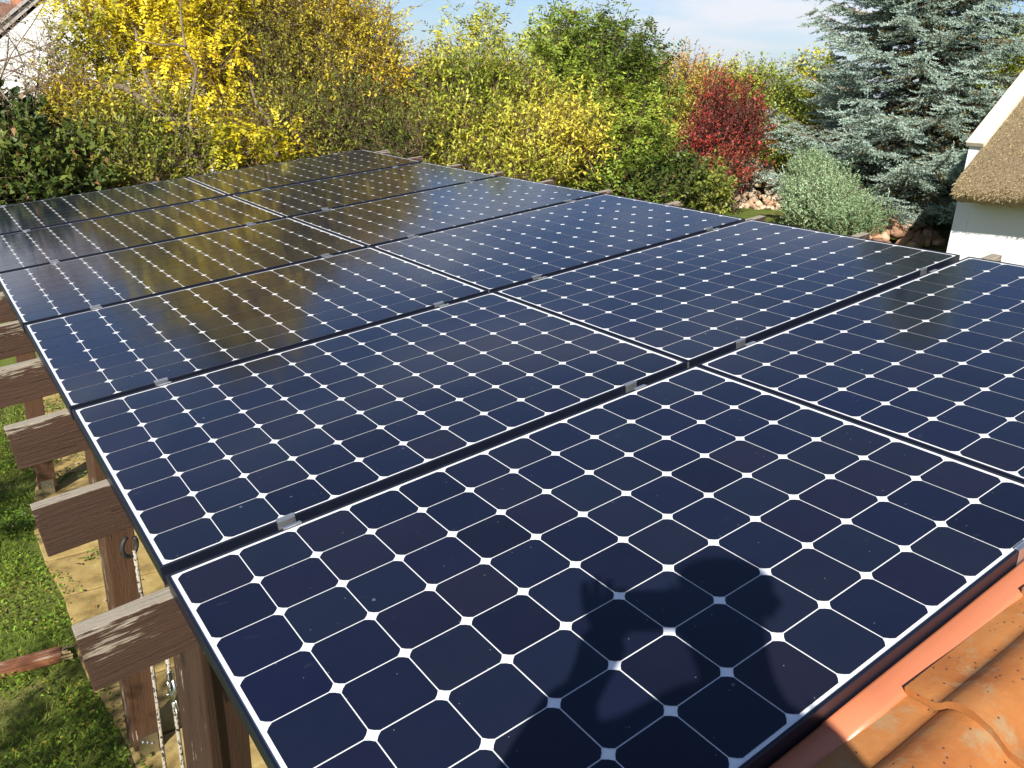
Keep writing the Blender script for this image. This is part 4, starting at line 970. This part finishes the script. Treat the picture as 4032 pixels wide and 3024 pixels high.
jp = [pts[k] - og for k in sel]; jp[3] = jp[3] - np.array([0, 0, .03]); jp[6] = pts[7] * .12 + pts[8] * .88 - og; jp[9] = pts[10] * .12 + pts[11] * .88 - og
skin('jacket', jp, [(mp_[a], mp_[b]) for a, b in ed if a in mp_ and b in mp_], [.145, .15, .155, .07, .085, .068, .052, .085, .066, .05], M_shirt, root)
sel = [0, 12, 13, 14, 15, 16, 17]; mp_ = {k: i for i, k in enumerate(sel)}
skin('trousers', [pts[k] - og for k in sel], [(mp_[a], mp_[b]) for a, b in ed if a in mp_ and b in mp_], [.135, .10, .07, .058, .10, .07, .058], M_jean, root)
# hands: four fingers of different length and a thumb, curled round the ends of the phone
def hand(g, s_, nm):
    out_ = rt * s_; up_ = -dnv
    palm = g + dnv * .025 + out_ * .012 - fw * .016
    for i, (ln_, off, spr) in enumerate(((.058, .034, -.12), (.068, .012, -.03), (.064, -.010, .05), (.048, -.031, .16))):
        b0 = palm + up_ * .035 + fw * off * .25 - out_ * off * .9 * -1 * .9
        d1 = norm(up_ * .9 + out_ * (spr * -1 + .15) + fw * .05); b1 = b0 + d1 * ln_ * .45; b2 = b1 + norm(d1 + fw * .12 - out_ * .1) * ln_ * .3; b3 = b2 + norm(d1 + fw * .15 - out_ * .25) * ln_ * .25
        skin('finger', [palm - og, b0 - og, b1 - og, b2 - og, b3 - og], [(0, 1), (1, 2), (2, 3), (3, 4)], [.014, .0115, .0105, .0098, .0088], M_skin, root)
    t0 = palm + dnv * .01 - out_ * .012; t1 = t0 - out_ * .022 + up_ * .012 - fw * .006; t2 = t1 - out_ * .016 + up_ * .022
    skin('thumb', [palm - og, t0 - og, t1 - og, t2 - og], [(0, 1), (1, 2), (2, 3)], [.014, .012, .010, .008], M_skin, root)
hand(gL, -1, 'left'); hand(gR, 1, 'right')
ph = empty('phone', tuple(pc)); tag(ph, 'slim black phone held sideways in both hands at the viewpoint', 'phone')
Mph = Matrix(((RT.x, -DN.x, -FW.x), (RT.y, -DN.y, -FW.y), (RT.z, -DN.z, -FW.z))).to_4x4()
m = MB(); m.box((-.074, -.040, -.004), (.074, .034, .004), Mph); m.build('phone_body', M_dark, ph, bevel=.002)
m = MB(); m.box((-.07, -.031, .0041), (.07, .031, .0046), Mph); m.build('screen', mat('screen', (.02, .02, .025), .1), ph)
# ladder leaning against the roof edge of the tiled house
lad = empty('ladder', tuple((ftL + ftR) / 2 * np.array([1, 1, 0]) + np.array([-.12, -.42, 0]))); tag(lad, 'aluminium ladder leaning on the tiled roof edge under the photographer', 'ladder'); lo = np.array(lad.location)
fm = (ftL + ftR) / 2; ax_ = norm(shL - shR) * np.array([1, 1, 0]); bot = np.array([fm[0] - .22, fm[1] - .30, 0]); topp = fm + (fm - bot) * .30
for s_ in (-1, 1):
    m = MB(); m.tube([bot + ax_ * s_ * .2 - lo, topp + ax_ * s_ * .2 - lo], .022, 6); m.build('rail', M_alu, lad)
for i in range(8):
    t = .08 + i * .128; c_ = bot + (topp - bot) * t; m = MB(); m.tube([c_ + ax_ * .2 - lo, c_ - ax_ * .2 - lo], .014, 8); m.build('rung', M_alu, lad)

# ------------------------------------------------------------------ the air: everything far away fades a little
m = MB(); m.box((-9600, -3400, -40), (9600, 9900, 130)); hz_ = m.build('haze', None); hz_.data.materials.clear()
mh = bpy.data.materials.new('air'); mh.use_nodes = True; t = mh.node_tree; t.nodes.remove(t.nodes['Principled BSDF'])
vv = t.nodes.new('ShaderNodeVolumePrincipled'); vv.inputs['Color'].default_value = (.86, .91, 1, 1); vv.inputs['Density'].default_value = 1.3e-4; vv.inputs['Anisotropy'].default_value = .2
t.links.new(vv.outputs[0], t.nodes['Material Output'].inputs['Volume']); hz_.data.materials.append(mh); tag(hz_, kind='stuff'); hz_['label'] = 'thin blue haze in the air over the distant hills'; hz_['category'] = 'haze'
